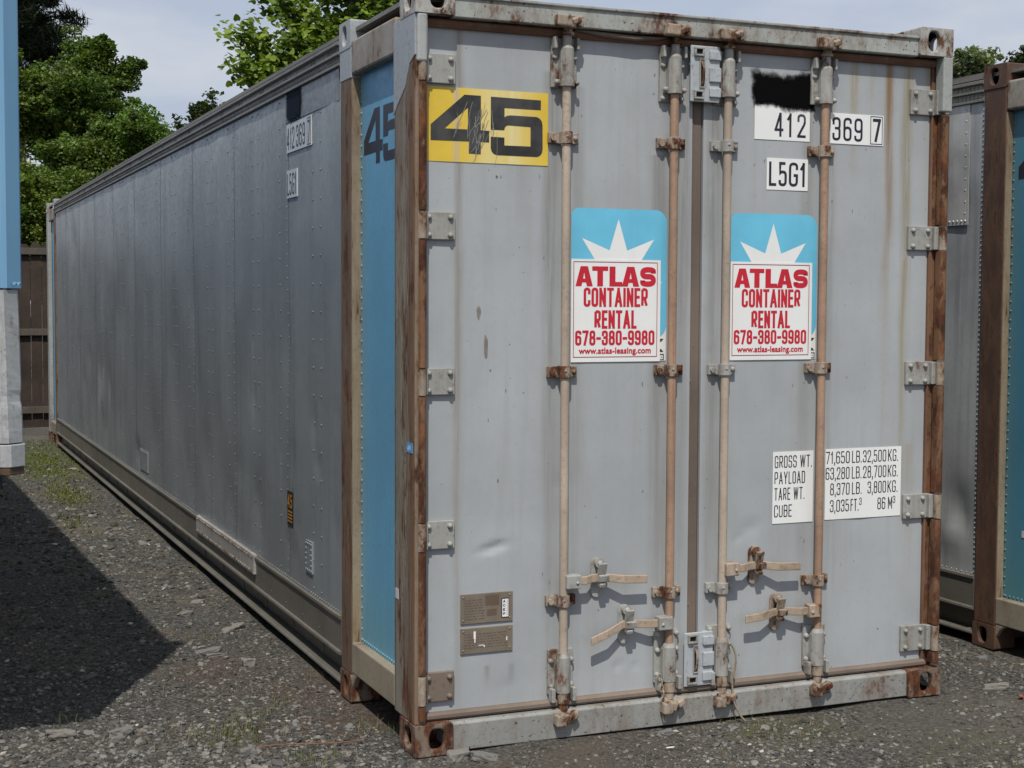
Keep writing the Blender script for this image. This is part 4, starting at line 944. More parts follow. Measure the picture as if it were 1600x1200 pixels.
    for i in range(6):
        for yy in (1.500, 1.590): mb.dome((WX-0.008, yy, 0.452+i*0.025), (-1, 0, 0), 0.006, 0.005, 6)
    for yy in (1.53, 1.56): mb.dome((WX-0.008, yy, 0.452), (-1, 0, 0), 0.006, 0.005, 6); mb.dome((WX-0.008, yy, 0.578), (-1, 0, 0), 0.006, 0.005, 6)
    mb.build('repair_patch', M['wall'], C, label='small riveted square patch near the intermediate post')
    mb = MB(); mb.box(WX-0.006, WX+0.006, 6.25, 6.62, 0.40, 0.56)
    for i in range(6): mb.dome((WX-0.006, 6.28+i*0.06, 0.545), (-1, 0, 0), 0.008, 0.005, 6)
    mb.build('repair_patch', M['wall'], C)
    # little stickers on the corner post
    mb = MB(); mb.box(-0.0018, -0.0002, 0.035, 0.105, 1.148, 1.186); sg = mb.build('post_sticker', M['sticker_blue'], C, label='tiny blue sticker on the corner post')
    fl = Flat(lambda u, v: (-0.0024, -u, v)); fl.gothic('AV', -0.09, 1.156, -0.052, 1.178, 0.005); fl.build('lettering', M['white'], sg)
    mb = MB(); mb.box(-0.0018, -0.0002, 0.200, 0.236, 0.566, 0.606); mb.build('post_sticker', M['white_dull'], C, label='tiny pale sticker low on the corner post')
    # pale scratches on the post flank
    sc = MB(); r4 = random.Random(11)
    for i in range(26):
        yy = r4.uniform(0.09, 0.235); zz = r4.uniform(0.5, 1.75); ln = r4.uniform(0.08, 0.5); w = r4.uniform(0.0008, 0.0022); bow = r4.uniform(-0.03, 0.05)
        pts = [(min(0.25, max(0.06, yy+bow*math.sin(math.pi*t/6))), zz+ln*t/6) for t in range(7)]
        for a, b in zip(pts, pts[1:]): sc.add([(-0.0008, a[0]-w, a[1]), (-0.0008, a[0]+w, a[1]), (-0.0008, b[0]+w, b[1]), (-0.0008, b[0]-w, b[1])], [(0, 1, 2, 3)])
    sc.build('scratch_marks', M['scratch_tan'], C)['kind'] = 'stuff'
    # dark scuffs and small dents on the doors
    sc = MB(); r5 = random.Random(21)
    scuffs = [(0.275, 1.68, 0.010, 0.030), (0.305, 1.545, 0.012, 0.055), (0.325, 1.455, 0.005, 0.006)] + [(r5.uniform(0.22, 2.2), r5.uniform(0.2, 2.65), r5.uniform(0.0015, 0.004), r5.uniform(0.003, 0.010)) for _ in range(60)]
    for (a, b, w, h_) in scuffs:
        n = 9; pts = [(a+w*math.cos(2*math.pi*t/n)*r5.uniform(0.5, 1.1), 0.06455, b+h_*math.sin(2*math.pi*t/n)*r5.uniform(0.6, 1.1)) for t in range(n)]
        sc.add(pts, [list(range(n))])
    sc.build('scuff_marks', M['scuff'], C)
    return C

M['rust2'] = weathered('dark_rusted_post', (0.060, 0.032, 0.023), var=0.25, dirt=0.45, dirt_col=(0.15, 0.08, 0.05), rust=0.42, rough=0.7, rust_stretch=(2.5, 2.5, 0.7), bump=0.5, streak=(10, 10, 1.6))
M['roof_edge'] = weathered('shaded_roof_edge', (0.055, 0.052, 0.047), var=0.3, dirt=0.5, dirt_col=(0.12, 0.115, 0.10), rust=0.0, rough=0.7, bump=0.3)  # dark tone holds the shade under the roof overhang
M['wallrivet'] = plain('rivet_heads', (0.25, 0.262, 0.27), 0.4, 0.25, 9, metallic=0.4)
M['hard_clean'] = weathered('lock_cover_paint', (0.37, 0.40, 0.425), var=0.05, dirt=0.25, dirt_col=(0.24, 0.22, 0.19), rust=0.10, rough=0.42, scale=2.4, bump=0.15)
M['tag_black'] = plain('tag_black', (0.02, 0.018, 0.015), 0.5); M['amber'] = plain('amber_ink', (0.42, 0.20, 0.03), 0.5)
M['sticker_blue'] = plain('sticker_blue', (0.10, 0.30, 0.60), 0.4); M['scratch_tan'] = plain('tan_scratch', (0.36, 0.31, 0.23), 0.6); M['scuff'] = plain('scuff_brown', (0.20, 0.18, 0.155), 0.7, 0.2, 30)

main = build_container('shipping_container', 'weathered grey shipping container with two red and white rental signs on its doors', 0, 0, True)
other = build_container('shipping_container', 'neighbouring container with dark rusty post and blue recess, cut off by the right edge', 3.24, -0.26, False)
mb = MB(); mb.box(WX-0.0055, WX-0.002, 1.10, 1.75, 2.12, 2.735)
for i in range(20): mb.dome((WX-0.0055, 1.125, 2.15+i*0.029), (-1, 0, 0), 0.005, 0.003, 6) if i%2 else None; mb.dome((WX-0.0055, 1.12+i*0.03, 2.14), (-1, 0, 0), 0.007, 0.006, 6)
mb.build('repair_patch', M['wall_patch2'] if 'wall_patch2' in M else M['wall'], other)
mb = MB(); mb.box(0.0395, 0.0415, 0.66, 0.70, 0.58, 0.612); mb.build('panel_sticker', M['white_dull'], other)

# ------------------------------------------------------------------ chain and rope hanging on the rods
def chain():
    mb = MB()
    pts = [Vector((1.045, 0.010, 0.205)), Vector((1.052, 0.0, 0.150)), Vector((1.056, -0.004, 0.085))]
    links = 6
    for i in range(links):
        t = i/(links-1)*(len(pts)-1); k = min(int(t), len(pts)-2); c = pts[k].lerp(pts[k+1], t-k)
        ring = []
        for a in range(13):
            q = 2*math.pi*a/12; u, v = 0.0075*math.cos(q), 0.0155*math.sin(q)
            ring.append(c + (Vector((u, 0, v)) if i % 2 == 0 else Vector((0.003, u, v))))
        mb.tube(ring, 0.0032, 6)
    mb.tube([(1.056, -0.006, 0.085), (1.054, -0.008, 0.05), (1.058, -0.008, 0.025)], 0.004, 6); mb.tube([(1.062, -0.004, 0.085), (1.064, -0.008, 0.05), (1.062, -0.010, 0.028)], 0.004, 6)
    return mb.build('chain', M['cam'])
tag(chain(), 'short rusty chain dangling beside the foot of the rust orange locking rod', 'chain')
mb = MB(); mb.tube([(1.368, 0.0, 0.318), (1.382, -0.002, 0.300), (1.392, -0.004, 0.270), (1.393, -0.004, 0.235), (1.386, -0.006, 0.205), (1.376, -0.008, 0.17), (1.374, -0.012, 0.12), (1.376, -0.02, 0.08), (1.386, -0.03, 0.05), (1.400, -0.04, 0.02), (1.412, -0.05, 0.004)], 0.0042, 7)
tag(mb.build('rope', M['rope'] if 'rope' in M else M['post_tan']), 'frayed tan rope hanging down the locking rod right of the door gap', 'rope')

# ------------------------------------------------------------------ ground
def ground_height(x, y):
    h = 0.014*mnoise.noise(Vector((x*0.9, y*0.9, 0))) + 0.008*mnoise.noise(Vector((x*3.1, y*3.1, 4)))
    return h-0.006
def make_ground():
    k = NT('gravel_ground')
    n1 = k.noise(1.1, 6, 0.65); n2 = k.noise(55, 8, 0.8); n3 = k.noise(190, 3, 0.7); n4 = k.noise(0.5, 4, 0.6, off=(5, 3, 0))
    c = k.ramp(n2, [(0.38, (0.014, 0.013, 0.012)), (0.47, (0.058, 0.056, 0.051)), (0.55, (0.115, 0.111, 0.102)), (0.66, (0.26, 0.252, 0.235))])
    soil = k.ramp(n2, [(0.36, (0.034, 0.029, 0.022)), (0.48, (0.100, 0.087, 0.068)), (0.66, (0.23, 0.205, 0.168))])
    c = k.mix(k.mapr(n1, 0.46, 0.64), c, soil)
    def patch(x, y, rx, ry, st):
        dx = k.math('DIVIDE', k.math('SUBTRACT', k.x, x), rx); dy = k.math('DIVIDE', k.math('SUBTRACT', k.y, y), ry)
        d = k.math('ADD', k.math('MULTIPLY', dx, dx), k.math('MULTIPLY', dy, dy))
        d = k.math('ADD', d, k.math('MULTIPLY_ADD', k.noise(7, 6, 0.7), 1.8)); d.node.inputs[1].links[0].from_node.inputs[2].default_value = -0.9
        return k.math('MULTIPLY', k.mapr(d, 0.1, 1.2, 1.0, 0.0), st)
    moss = (0.075, 0.088, 0.024); red = (0.11, 0.068, 0.044)
    for (x, y, rx, ry, st, cc) in ((-0.30, 11.0, .45, 1.9, .85, moss), (-0.35, 8.3, .22, .8, .7, moss), (0.0, 12.8, .5, .5, .5, moss), (-.45, 1.6, .30, .35, .35, red), (-.12, 1.05, .40, .45, .35, red), (-.22, .55, .42, .22, .5, red),
                               (-.6, .5, .12, .15, .5, moss), (1.55, -.2, .30, .25, .4, moss), (2.1, -.8, .4, .4, .35, moss), (1.0, -.5, .5, .4, .5, (0.10, 0.09, 0.072)), (2.3, -.4, .8, .5, .5, (0.115, 0.103, 0.083)), (0.75, -.25, .7, .3, .55, (0.10, 0.085, 0.066))):
        c = k.mix(patch(x, y, rx, ry, st), c, cc)
    k.l(c, k.b.inputs['Base Color']); k.b.inputs['Roughness'].default_value = 0.92; k.b.inputs['Specular IOR Level'].default_value = 0.2
    k.bump(k.math('ADD', n2, k.math('MULTIPLY', n3, 0.6)), 1.0, 0.010)
    dense = lambda a, b, st: list(np.arange(a, b, st))
    xs = [-400, -150, -60, -25, -12, -7, -5, -4] + dense(-3.2, 4.4, 0.05) + [4.6, 5, 6, 8, 12, 25, 60, 150, 400]
    ys = [-300, -100, -40, -15, -8, -5, -4, -3, -2.5] + dense(-2.2, 4.0, 0.05) + dense(4.0, 16.5, 0.14) + [17, 18, 20, 24, 30, 45, 80, 160, 320, 700]
    V = np.array([(x, y, ground_height(x, y) if abs(x) < 8 and abs(y) < 20 else -0.006) for x in xs for y in ys])
    nx, ny = len(xs), len(ys); idx = np.arange(nx*ny).reshape(nx, ny)
    F = np.stack([idx[:-1, :-1], idx[1:, :-1], idx[1:, 1:], idx[:-1, 1:]], -1).reshape(-1, 4)
    o = np_mesh('ground', V, F, k.m, smooth=True); o['kind'] = 'structure'
    o['label'] = 'dark gravel and dirt yard with mossy patches'
make_ground()

def tint_mat(name, rough=0.85, mul=(1, 1, 1), transl=0.0):
    k = NT(name)
    a = k.t.nodes.new('ShaderNodeAttribute'); a.attribute_name = 'tint'
    c = k.mix(1.0, a.outputs['Color'], mul, 'MULTIPLY')
    k.l(c, k.b.inputs['Base Color']); k.b.inputs['Roughness'].default_value = rough; k.b.inputs['Specular IOR Level'].default_value = 0.3
    if transl:
        tr = k.t.nodes.new('ShaderNodeBsdfTranslucent'); k.l(k.mix(1.0, c, (1.3, 1.4, 0.5), 'MULTIPLY'), tr.inputs['Color'])
        mx = k.t.nodes.new('ShaderNodeMixShader'); mx.inputs[0].default_value = transl
        k.l(k.b.outputs[0], mx.inputs[1]); k.l(tr.outputs[0], mx.inputs[2])
        k.l(mx.outputs[0], k.t.nodes['Material Output'].inputs['Surface'])
    return k.m

PHI = (1+5**0.5)/2
ICO_V = np.array([(-1,PHI,0),(1,PHI,0),(-1,-PHI,0),(1,-PHI,0),(0,-1,PHI),(0,1,PHI),(0,-1,-PHI),(0,1,-PHI),(PHI,0,-1),(PHI,0,1),(-PHI,0,-1),(-PHI,0,1)])/1.9
ICO_F = np.array([(0,11,5),(0,5,1),(0,1,7),(0,7,10),(0,10,11),(1,5,9),(5,11,4),(11,10,2),(10,7,6),(7,1,8),(3,9,4),(3,4,2),(3,2,6),(3,6,8),(3,8,9),(4,9,5),(2,4,11),(6,2,10),(8,6,7),(9,8,1)])

def make_gravel():
    rs = np.random.RandomState(12)
    N = 92000
    # more small stones near the viewer, thinning with distance
    cam = np.array([-1.80, -5.18])
    ang = rs.uniform(R(1.5), R(44), N*2); dist = 5.2+ (rs.rand(N*2)**1.9)*14
    x = cam[0]+dist*np.sin(ang); y = cam[1]+dist*np.cos(ang)
    n = np.array([mnoise.noise(Vector((a*1.1, b*1.1, 9))) + 0.5*mnoise.noise(Vector((a*3, b*3, 2))) for a, b in zip(x, y)])
    front = (y < 0.9) & (x < -0.2)
    keep = (rs.rand(N*2) < np.clip(0.55+0.8*n+0.5*front+0.25*(x < 0), 0.10, 1))
    keep &= ~((x > -0.02) & (x < 2.46) & (y > -0.01) & (y < 13.8)) & ~((x > 3.2) & (y > -.3))
    x, y = x[keep][:N], y[keep][:N]; N = len(x); dist = np.hypot(x-cam[0], y-cam[1])
    size = 0.0026+0.010*rs.rand(N)**4.0
    size *= np.where((y < 0.9) & (x < -.2), 1.25, 1.0)*np.clip(dist/7, 0.9, 1.6)
    big = rs.rand(N) < 0.02; size[big] *= rs.uniform(1.5, 2.4, big.sum())
    z = np.array([ground_height(a, b) for a, b in zip(x, y)])
    V = ICO_V[None]*(1+0.28*rs.randn(N, 12, 1).clip(-1.5, 1.5))
    sc = np.stack([size*rs.uniform(.8, 1.5, N), size*rs.uniform(.7, 1.2, N), size*rs.uniform(.35, .8, N)], 1)
    V = V*sc[:, None]
    a = rs.uniform(0, 6.28, N); ca, sa = np.cos(a)[:, None], np.sin(a)[:, None]
    t = rs.uniform(-.35, .35, N); ct, st = np.cos(t)[:, None], np.sin(t)[:, None]
    X, Y, Z = V[..., 0], V[..., 1], V[..., 2]
    X, Z = X*ct-Z*st, X*st+Z*ct
    X, Y = X*ca-Y*sa, X*sa+Y*ca
    V = np.stack([X+x[:, None], Y+y[:, None], Z+(z+size*0.18)[:, None]], -1).reshape(-1, 3)
    F = (ICO_F[None]+12*np.arange(N)[:, None, None]).reshape(-1, 3)
    g = 0.045+0.15*rs.rand(N)**2.0; g[rs.rand(N) < .006] = 0.38
    hue = rs.randn(N)*0.035
    c = np.stack([g*(1.06+hue), g*1.01, g*(0.91-hue)], 1).clip(0.01, .7)
    o = np_mesh('gravel', V, F, tint_mat('gravel_stone', 0.85), col=np.repeat(c, 12, 0))
    tag(o, 'loose grey gravel strewn over the yard', None, kind='stuff')
make_gravel()

def make_rocks():
    m = weathered('rock_grey', (0.15, 0.147, 0.138), var=0.25, dirt=0.5, dirt_col=(0.13, 0.12, 0.1), rust=0, rough=0.85, scale=6, bump=0.6)
    mp = weathered('rock_pale', (0.18, 0.17, 0.152), var=0.2, dirt=0.4, dirt_col=(0.2, 0.18, 0.15), rust=0, rough=0.85, scale=6, bump=0.6)
    spots = [(-0.145, 2.46, .085, .030, .018, .85, mp, 'flat pale slab of rock leaning beside the container rail'), (-0.20, 2.40, .050, .030, .020, .5, mp, 'small tan rock touching the flat pale slab'),
             (-0.39, 1.97, .075, .035, .012, .1, m, 'flat grey slate rock by the tip of the trailer shadow'), (-0.37, 1.89, .055, .02, .010, -.1, m, 'thin grey slate lying in front of the larger slate'),
             (-0.98, 0.72, .060, .026, .020, -.2, m, 'grey rock in the gravel just below the trailer shadow'), (-1.01, 0.64, .035, .02, .016, .3, m, 'dark small rock tucked against the grey rock'),
             (-1.20, 0.80, .075, .028, .022, -.5, mp, 'long pale rock at the near edge of the trailer shadow'), (-0.265, 1.63, .036, .028, .026, 0, mp, 'round white stone on the dirt left of the container'),
             (-0.57, 0.30, .040, .024, .022, .2, m, 'grey stone beside the grass tuft in the foreground'), (-0.655, 0.40, .026, .020, .020, .9, mp, 'pale round stone left of the grass tuft'),
             (0.15, -0.055, .055, .035, .025, .3, mp, 'pale broken stone under the front corner casting'), (0.24, -.10, .06, .03, .018, -.4, m, 'flat grey stone right of the front corner casting'), (1.03, -.07, .05, .024, .014, .4, m, 'flat stone in the dirt in front of the container sill'),
             (2.74, -.02, .07, .030, .02, -.5, mp, 'long pale stone in the gap between both containers'), (-0.33, 2.9, .05, .03, .015, .4, m, 'grey flat stone midway along the container side'), (-0.20, 3.2, .045, .03, .015, -.4, mp, 'pale flat stone further along the container side')]
    for i, (x, y, a, b, c, rz, mat, lab) in enumerate(spots):
        rs = np.random.RandomState(50+i)
        bm = bmesh.new(); bmesh.ops.create_icosphere(bm, subdivisions=3, radius=1)
        off = rs.rand(3)*50
        for v in bm.verts:
            p = v.co
            q = Vector((max(-.75, min(.75, p.x)), max(-.75, min(.75, p.y)), max(-.6, min(.6, p.z))))
            v.co = q*(1.2+0.42*mnoise.noise(q*1.3+Vector(off)) + 0.22*mnoise.noise(q*3+Vector(off)))
        me = bpy.data.meshes.new('rock'); bm.to_mesh(me); bm.free(); me.materials.append(mat)
        o = bpy.data.objects.new('rock', me); COL.objects.link(o); o.scale = (a*.85, b*.85, c); o.rotation_euler = (rs.uniform(-.1, .1), rs.uniform(-.15, .15), rz)
        o.location = (x, y, ground_height(x, y)+c*0.55); tag(o, lab, 'rock', 'rocks lying about the yard')
make_rocks()

def make_grass():
    rs = np.random.RandomState(5); V = []; F = []; Cc = []
    def blade(x, y, h, w, lean, az, col):
        z = ground_height(x, y)-0.003
        dx, dy = math.cos(az), math.sin(az); px, py = -dy*w, dx*w; n = len(V)
        V.extend([(x-px, y-py, z), (x+px, y+py, z), (x+dx*lean*.4-px*.7, y+dy*lean*.4-py*.7, z+h*.6), (x+dx*lean*.4+px*.7, y+dy*lean*.4+py*.7, z+h*.6), (x+dx*lean, y+dy*lean, z+h), (x+dx*lean, y+dy*lean, z+h)])
        F.extend([(n, n+1, n+3, n+2), (n+2, n+3, n+5, n+4)]); Cc.extend([col]*6)
    tufts = [(-.60, .52, .09, 160, .06), (-.52, .62, .06, 50, .06), (-.42, .80, .05, 40, .05), (-.30, .95, .05, 30, .05), (-.36, .12, .06, 90, .05), (-.05, .42, .05, 35, .06), (.02, .35, .03, 20, .06), (1.45, -.15, .10, 70, .035), (1.62, -.22, .10, 60, .03), (2.05, -.80, .2, 70, .03), (1.2, -.62, .12, 40, .03), (.62, -.62, .1, 30, .03),
             (-.35, 2.3, .06, 40, .05), (-.30, 3.2, .2, 60, .04), (-.1, 4.2, .2, 60, .04), (-.3, 5.2, .3, 60, .04), (-.7, 1.25, .2, 30, .05), (-1.2, .95, .05, 16, .07), (2.7, .9, .1, 20, .04), (-.05, 1.3, .05, 25, .05)]
    for (x, y, r, n, h) in tufts:
        for _ in range(n):
            g = rs.rand(); col = (0.06+.10*g, 0.10+.06*g, 0.02+.02*g) if rs.rand() < .7 else (0.22, 0.17, 0.09)
            blade(x+rs.randn()*r, y+rs.randn()*r, h*rs.uniform(.4, 1.2), rs.uniform(.0008, .002), h*rs.uniform(.1, .9), rs.uniform(0, 6.28), col)
    for (x, y, rx, ry, n) in ((-.30, 11.0, .35, 1.6, 2600), (-.38, 8.2, .16, .7, 800), (-.5, 6.6, .1, .5, 200), (0, 13.2, .4, .4, 500)):
        for _ in range(n):
            g = rs.rand(); blade(x+rs.randn()*rx*.6, y+rs.randn()*ry*.6, rs.uniform(.01, .035), rs.uniform(.002, .006), rs.uniform(0, .03), rs.uniform(0, 6.28), (0.08+.07*g, 0.105+.06*g, 0.02+.015*g))
    for _ in range(900):   # dry pine needles and straw
        x, y = (rs.normal(-.25, .25), rs.normal(1.1, .55)) if rs.rand() < .7 else (rs.uniform(-.9, 3), rs.uniform(-1, 1))
        if 0 < x < 2.44 and y > -.02: continue
        blade(x, y, .006, .0012, rs.uniform(.02, .07), rs.uniform(0, 6.28), (0.20, 0.095, 0.045) if rs.rand() < .7 else (.27, .2, .12))
    o = np_mesh('grass', np.array(V), np.array(F), tint_mat('grass_blades', 0.7, transl=0.25), col=np.array(Cc)); tag(o, 'sparse grass tufts, moss and dry needles', None, kind='stuff')
make_grass()

def make_litter():
    mw = plain('white_paper', (0.75, 0.75, 0.72), 0.6); mr = plain('red_scrap', (0.45, 0.05, 0.03), 0.6); my = plain('cream_leaf', (0.5, 0.42, 0.28), 0.7)
    def scrap(x, y, a, b, rz, mat, lab, cat):
        mb = MB(); n = 7; ring = [(a*math.cos(2*math.pi*i/n)*rnd.uniform(.7, 1.1), b*math.sin(2*math.pi*i/n)*rnd.uniform(.7, 1.1)) for i in range(n)]
        mb.prism(ring, 'z', 0.0, 0.003); o = mb.build('litter', mat); o.location = (x, y, ground_height(x, y)+.012); o.rotation_euler = (rnd.uniform(-.2, .2), rnd.uniform(-.2, .2), rz); tag(o, lab, cat)
    scrap(0.94, -.27, .022, .007, -.35, mw, 'scrap of white paper on the dirt before the container doors', 'litter')
    scrap(3.02, .02, .03, .012, .3, mr, 'red plastic scrap nearest the neighbouring container', 'litter')
    scrap(2.72, -.20, .026, .012, .8, mr, 'red plastic scrap nearer the grey container corner', 'litter')
    mb = MB(); pts = [(-.52+.1*i, .335-.018*i+.012*math.sin(i*1.7), .008) for i in range(5)]; mb.tube(pts, .0022, 5)
    tag(mb.build('twig', plain('twig_red', (.22, .09, .05), .8)), 'thin reddish twig lying right of the foreground grass tuft', 'twig')
make_litter()

# ------------------------------------------------------------------ wooden fence
def make_fence():
    wood = weathered('dark_fence_wood', (0.045, 0.031, 0.024), var=0.4, dirt=0.6, dirt_col=(0.018, 0.014, 0.012), rust=0, rough=0.85, scale=1.2, bump=0.5)  # both wood tones lowered to carry the shade lying on the fence
    pale = weathered('grey_fence_wood', (0.085, 0.072, 0.058), var=0.25, dirt=0.5, dirt_col=(0.045, 0.036, 0.03), rust=0, rough=0.85, scale=1.6, bump=0.5)
    F = thing('wooden_fence', 'dark brown plank fence with horizontal rails behind the container', 'fence', (0, 15.75, 0))
    mb = MB(); x = -7.0; r = random.Random(2)
    while x < 9.0:
        w = r.uniform(.135, .15); h = 2.50+r.uniform(-.03, .03); y = r.uniform(-.006, .006)
        mb.prism([(x, -.02), (x+w, -.02), (x+w, h-.05), (x+w-.04, h), (x+.04, h), (x, h-.05)], 'y', y, y+.02); x += w+.006
    mb.build('plank_panel', wood, F)
    for z in (0.235, 1.29, 2.38):
        mb = MB(); mb.box(-7, 9, -.055, -.008, z-.045, z+.045); mb.build('rail', pale, F, .004)
    for px in (-5.2, -2.8, -.4, 2.0, 4.4, 6.8):
        mb = MB(); mb.box(px-.05, px+.05, -.16, -.056, -.1, 2.45); mb.build('post', pale, F, .005)
make_fence()

# ------------------------------------------------------------------ blue and white box trailer cut by the left edge
def make_trailer():
    blue = weathered('trailer_blue', (0.16, 0.33, 0.50), var=0.05, dirt=0.2, dirt_col=(0.12, 0.22, 0.34), rust=0, rough=0.4, bump=0.05)
    white = weathered('trailer_white', (0.37, 0.385, 0.39), var=0.14, dirt=0.5, dirt_col=(0.24, 0.22, 0.18), rust=0.22, rough=0.5, scale=1.6, speck=0.2, bump=0.3)
    rustm = weathered('trailer_rust', (0.06, 0.038, 0.028), var=0.3, dirt=0.4, rust=0.5, rough=0.75, bump=0.4)
    dark = plain('chassis_black', (0.03, 0.03, 0.03), 0.6); tyre = plain('tyre_rubber', (0.022, 0.022, 0.022), 0.85, bump=.3)
    X1, Y0 = -1.358, 0.35
    T = thing('box_trailer', 'blue and white box trailer corner at the left edge, raised on its chassis', 'trailer', (X1, Y0, 0)); T.rotation_euler = (0, 0, R(1.7))
    W, Ln, ZB, ZT = 2.44, 11.0, 1.10, 3.10
    def post_prof(w=0.0): return [(-0.16, 0.0), (-0.092, 0.0), (-0.088, 0.006), (-0.078, 0.006), (-0.074, -0.002), (-0.054, -0.002), (-0.004+w, 0.038), (0.0+w, 0.046), (0.0+w, 0.11), (-0.16, 0.11)]
    for s in (0, 1):
        mir = (lambda L: L) if s == 0 else (lambda L: [(-W-a, b) for a, b in L][::-1])
        mb = MB(); mb.prism(mir(post_prof()), 'z', 1.757, ZT)
        if s == 0:
            for q in (-.024, -.010): mb.cyl((q, 0.010, 1.775), (q-.006, -0.002, 1.775), .006, n=8)
        up = mb.build('upper_corner_post', blue, T, .002)
        # lower post: bent and dented, flaring at the foot
        prof = mir(post_prof()); rows = [1.752-(1.752-1.205)*i/26 for i in range(27)]
        vs = []; n = len(prof)
        for z in rows:
            fl = 0.010*(1.757-z)/0.5; dent = -0.005*math.exp(-((z-1.365)/.025)**2)
            for (a, b) in prof:
                sgn = 1 if s == 0 else -1
                vs.append((a-sgn*0.012+sgn*fl+sgn*dent*(1 if b > .02 else .3), b-0.002-dent*.8+.003*mnoise.noise(Vector((a*30, z*20, 1))), z))
        mb = MB(); mb.add(vs, [(i*n+k, i*n+(k+1) % n, (i+1)*n+(k+1) % n, (i+1)*n+k) for i in range(len(rows)-1) for k in range(n)])
        mb.build('lower_corner_post', white, T)
        mb = MB(); pr = mir([(a+(.006 if a > -.06 else 0), b-.006) for a, b in post_prof()]); mb.prism(pr, 'z', 1.118, 1.200); mb.build('post_foot', white, T, .010)
        mb = MB(); mb.prism(mir([(a+.001, b-.003) for a, b in post_prof()]), 'z', 1.09, 1.117); mb.build('rusty_edge', rustm, T, .004)
    mb = MB(); mb.box(-W+.16, -.16, 0.012, .05, 1.205, ZT-.08)
    for q in range(1, 7): mb.box(-W+.16+q*.3-.01, -W+.16+q*.3+.01, .004, .02, 1.3, ZT-.12)
    mb.build('rear_door', blue, T, .003)
    mb = MB(); mb.box(-W+.16, -.16, 0.0, .11, ZB, 1.20); mb.build('rear_sill', white, T, .004)
    mb = MB(); mb.box(-W+.16, -.16, 0.0, .11, ZT-.08, ZT); mb.build('rear_header', blue, T, .004)
    mb = MB()
    for q in range(36):
        for xa in (-.085, -W+.055): mb.box(xa, xa+.03, .12+q*.302, .12+q*.302+.27, 1.25, ZT-.03)
    mb.box(-W+.06, -.06, .11, Ln, ZT-.03, ZT); mb.box(-W+.075, -.075, .112, Ln-.02, ZB+.02, ZT-.031)
    mb.build('cargo_box', blue, T)
    mb = MB(); mb.box(-.085, -.050, .111, Ln, ZB, 1.249); mb.box(-W+.050, -W+.085, .111, Ln, ZB, 1.249); mb.build('bottom_rail', white, T, .003)
    mb = MB(); mb.box(-W/2-.5, -W/2-.4, .2, Ln-.2, .85, ZB); mb.box(-W/2+.4, -W/2+.5, .2, Ln-.2, .85, ZB)
    for q in range(12): mb.box(-W+.04, -.04, .4+q*.9, .46+q*.9, ZB-.10, ZB-.001)
    mb.build('chassis', dark, T)
    for xc in (-.62, -W+.34):
        for yc in (2.6, 3.8):
            mb = MB(); prof = [(.30, 0), (.46, 0), (.50, .03), (.50, .25), (.46, .28), (.30, .28)]; n = 24; vs = []
            for k in range(n):
                a = 2*math.pi*k/n
                for (r_, w_) in prof: vs.append((xc-.14+w_, yc+r_*math.cos(a), .5+r_*math.sin(a)))
            p = len(prof); mb.add(vs, [(k*p+j, k*p+(j+1) % p, ((k+1) % n)*p+(j+1) % p, ((k+1) % n)*p+j) for k in range(n) for j in range(p)], True)
            w_ = mb.build('wheel', tyre, T); rb = MB(); rb.cyl((xc-.10, yc, .5), (xc+.08, yc, .5), .30, n=20); rb.cyl((xc+.08, yc, .5), (xc+.13, yc, .5), .12, n=16); rb.build('rim', white, w_)
    for yc in (2.6, 3.8):
        mb = MB(); mb.cyl((-W+.3, yc, .5), (-.6, yc, .5), .06); mb.box(-W/2-.5, -W/2+.5, yc-.05, yc+.05, .56, .86); mb.build('axle', dark, T)
    for xc in (-.5, -W+.5):
        mb = MB(); mb.box(xc-.06, xc+.06, 8.4, 8.52, .02, ZB-.1); mb.box(xc-.14, xc+.14, 8.3, 8.62, 0, .03); mb.build('landing_leg', dark, T)
make_trailer()

# ------------------------------------------------------------------ trees
def leaf_cloud(rs, centres, radii, per, size, cols, flat=0.6, shape='quad'):
    """many small leaf faces scattered in clumps; returns verts, faces, tints"""
    P = []; 
    for c, r, n in zip(centres, radii, per):
        d = rs.randn(n, 3); d /= np.linalg.norm(d, axis=1, keepdims=True)
        P.append(np.array(c)+d*(np.array(r)*(rs.rand(n, 1)**0.45)))
    P = np.concatenate(P); N = len(P)
    nrm = rs.randn(N, 3); nrm[:, 2] = np.abs(nrm[:, 2])+flat; nrm /= np.linalg.norm(nrm, axis=1, keepdims=True)
    t = rs.randn(N, 3); u = np.cross(nrm, t); u /= np.linalg.norm(u, axis=1, keepdims=True); v = np.cross(nrm, u)
    s = size*rs.uniform(.6, 1.25, (N, 1))
    if shape == 'needle': u = u*s*0.12; v = v*s*1.5
    else: u = u*s*.5; v = v*s*.62
    bend = nrm*s*.12
    V = np.stack([P-v, P+u*0.9-bend, P+v, P-u*0.9-bend], 1).reshape(-1, 3)
    F = np.arange(4*N).reshape(N, 4)
    k = rs.rand(N, 1)**1.2; c0, c1 = np.array(cols[0]), np.array(cols[1])
    C = c0*(1-k)+c1*k
    return V, F, np.repeat(C, 4, 0)

BARK = weathered('tree_bark', (0.10, 0.085, 0.068), var=0.3, dirt=0.5, dirt_col=(0.05, 0.04, 0.035), rust=0, rough=0.9, scale=2, bump=0.6)
LEAF = tint_mat('broad_leaves', 0.55, transl=0.32); NEEDLE = tint_mat('pine_needles', 0.6, transl=0.08)

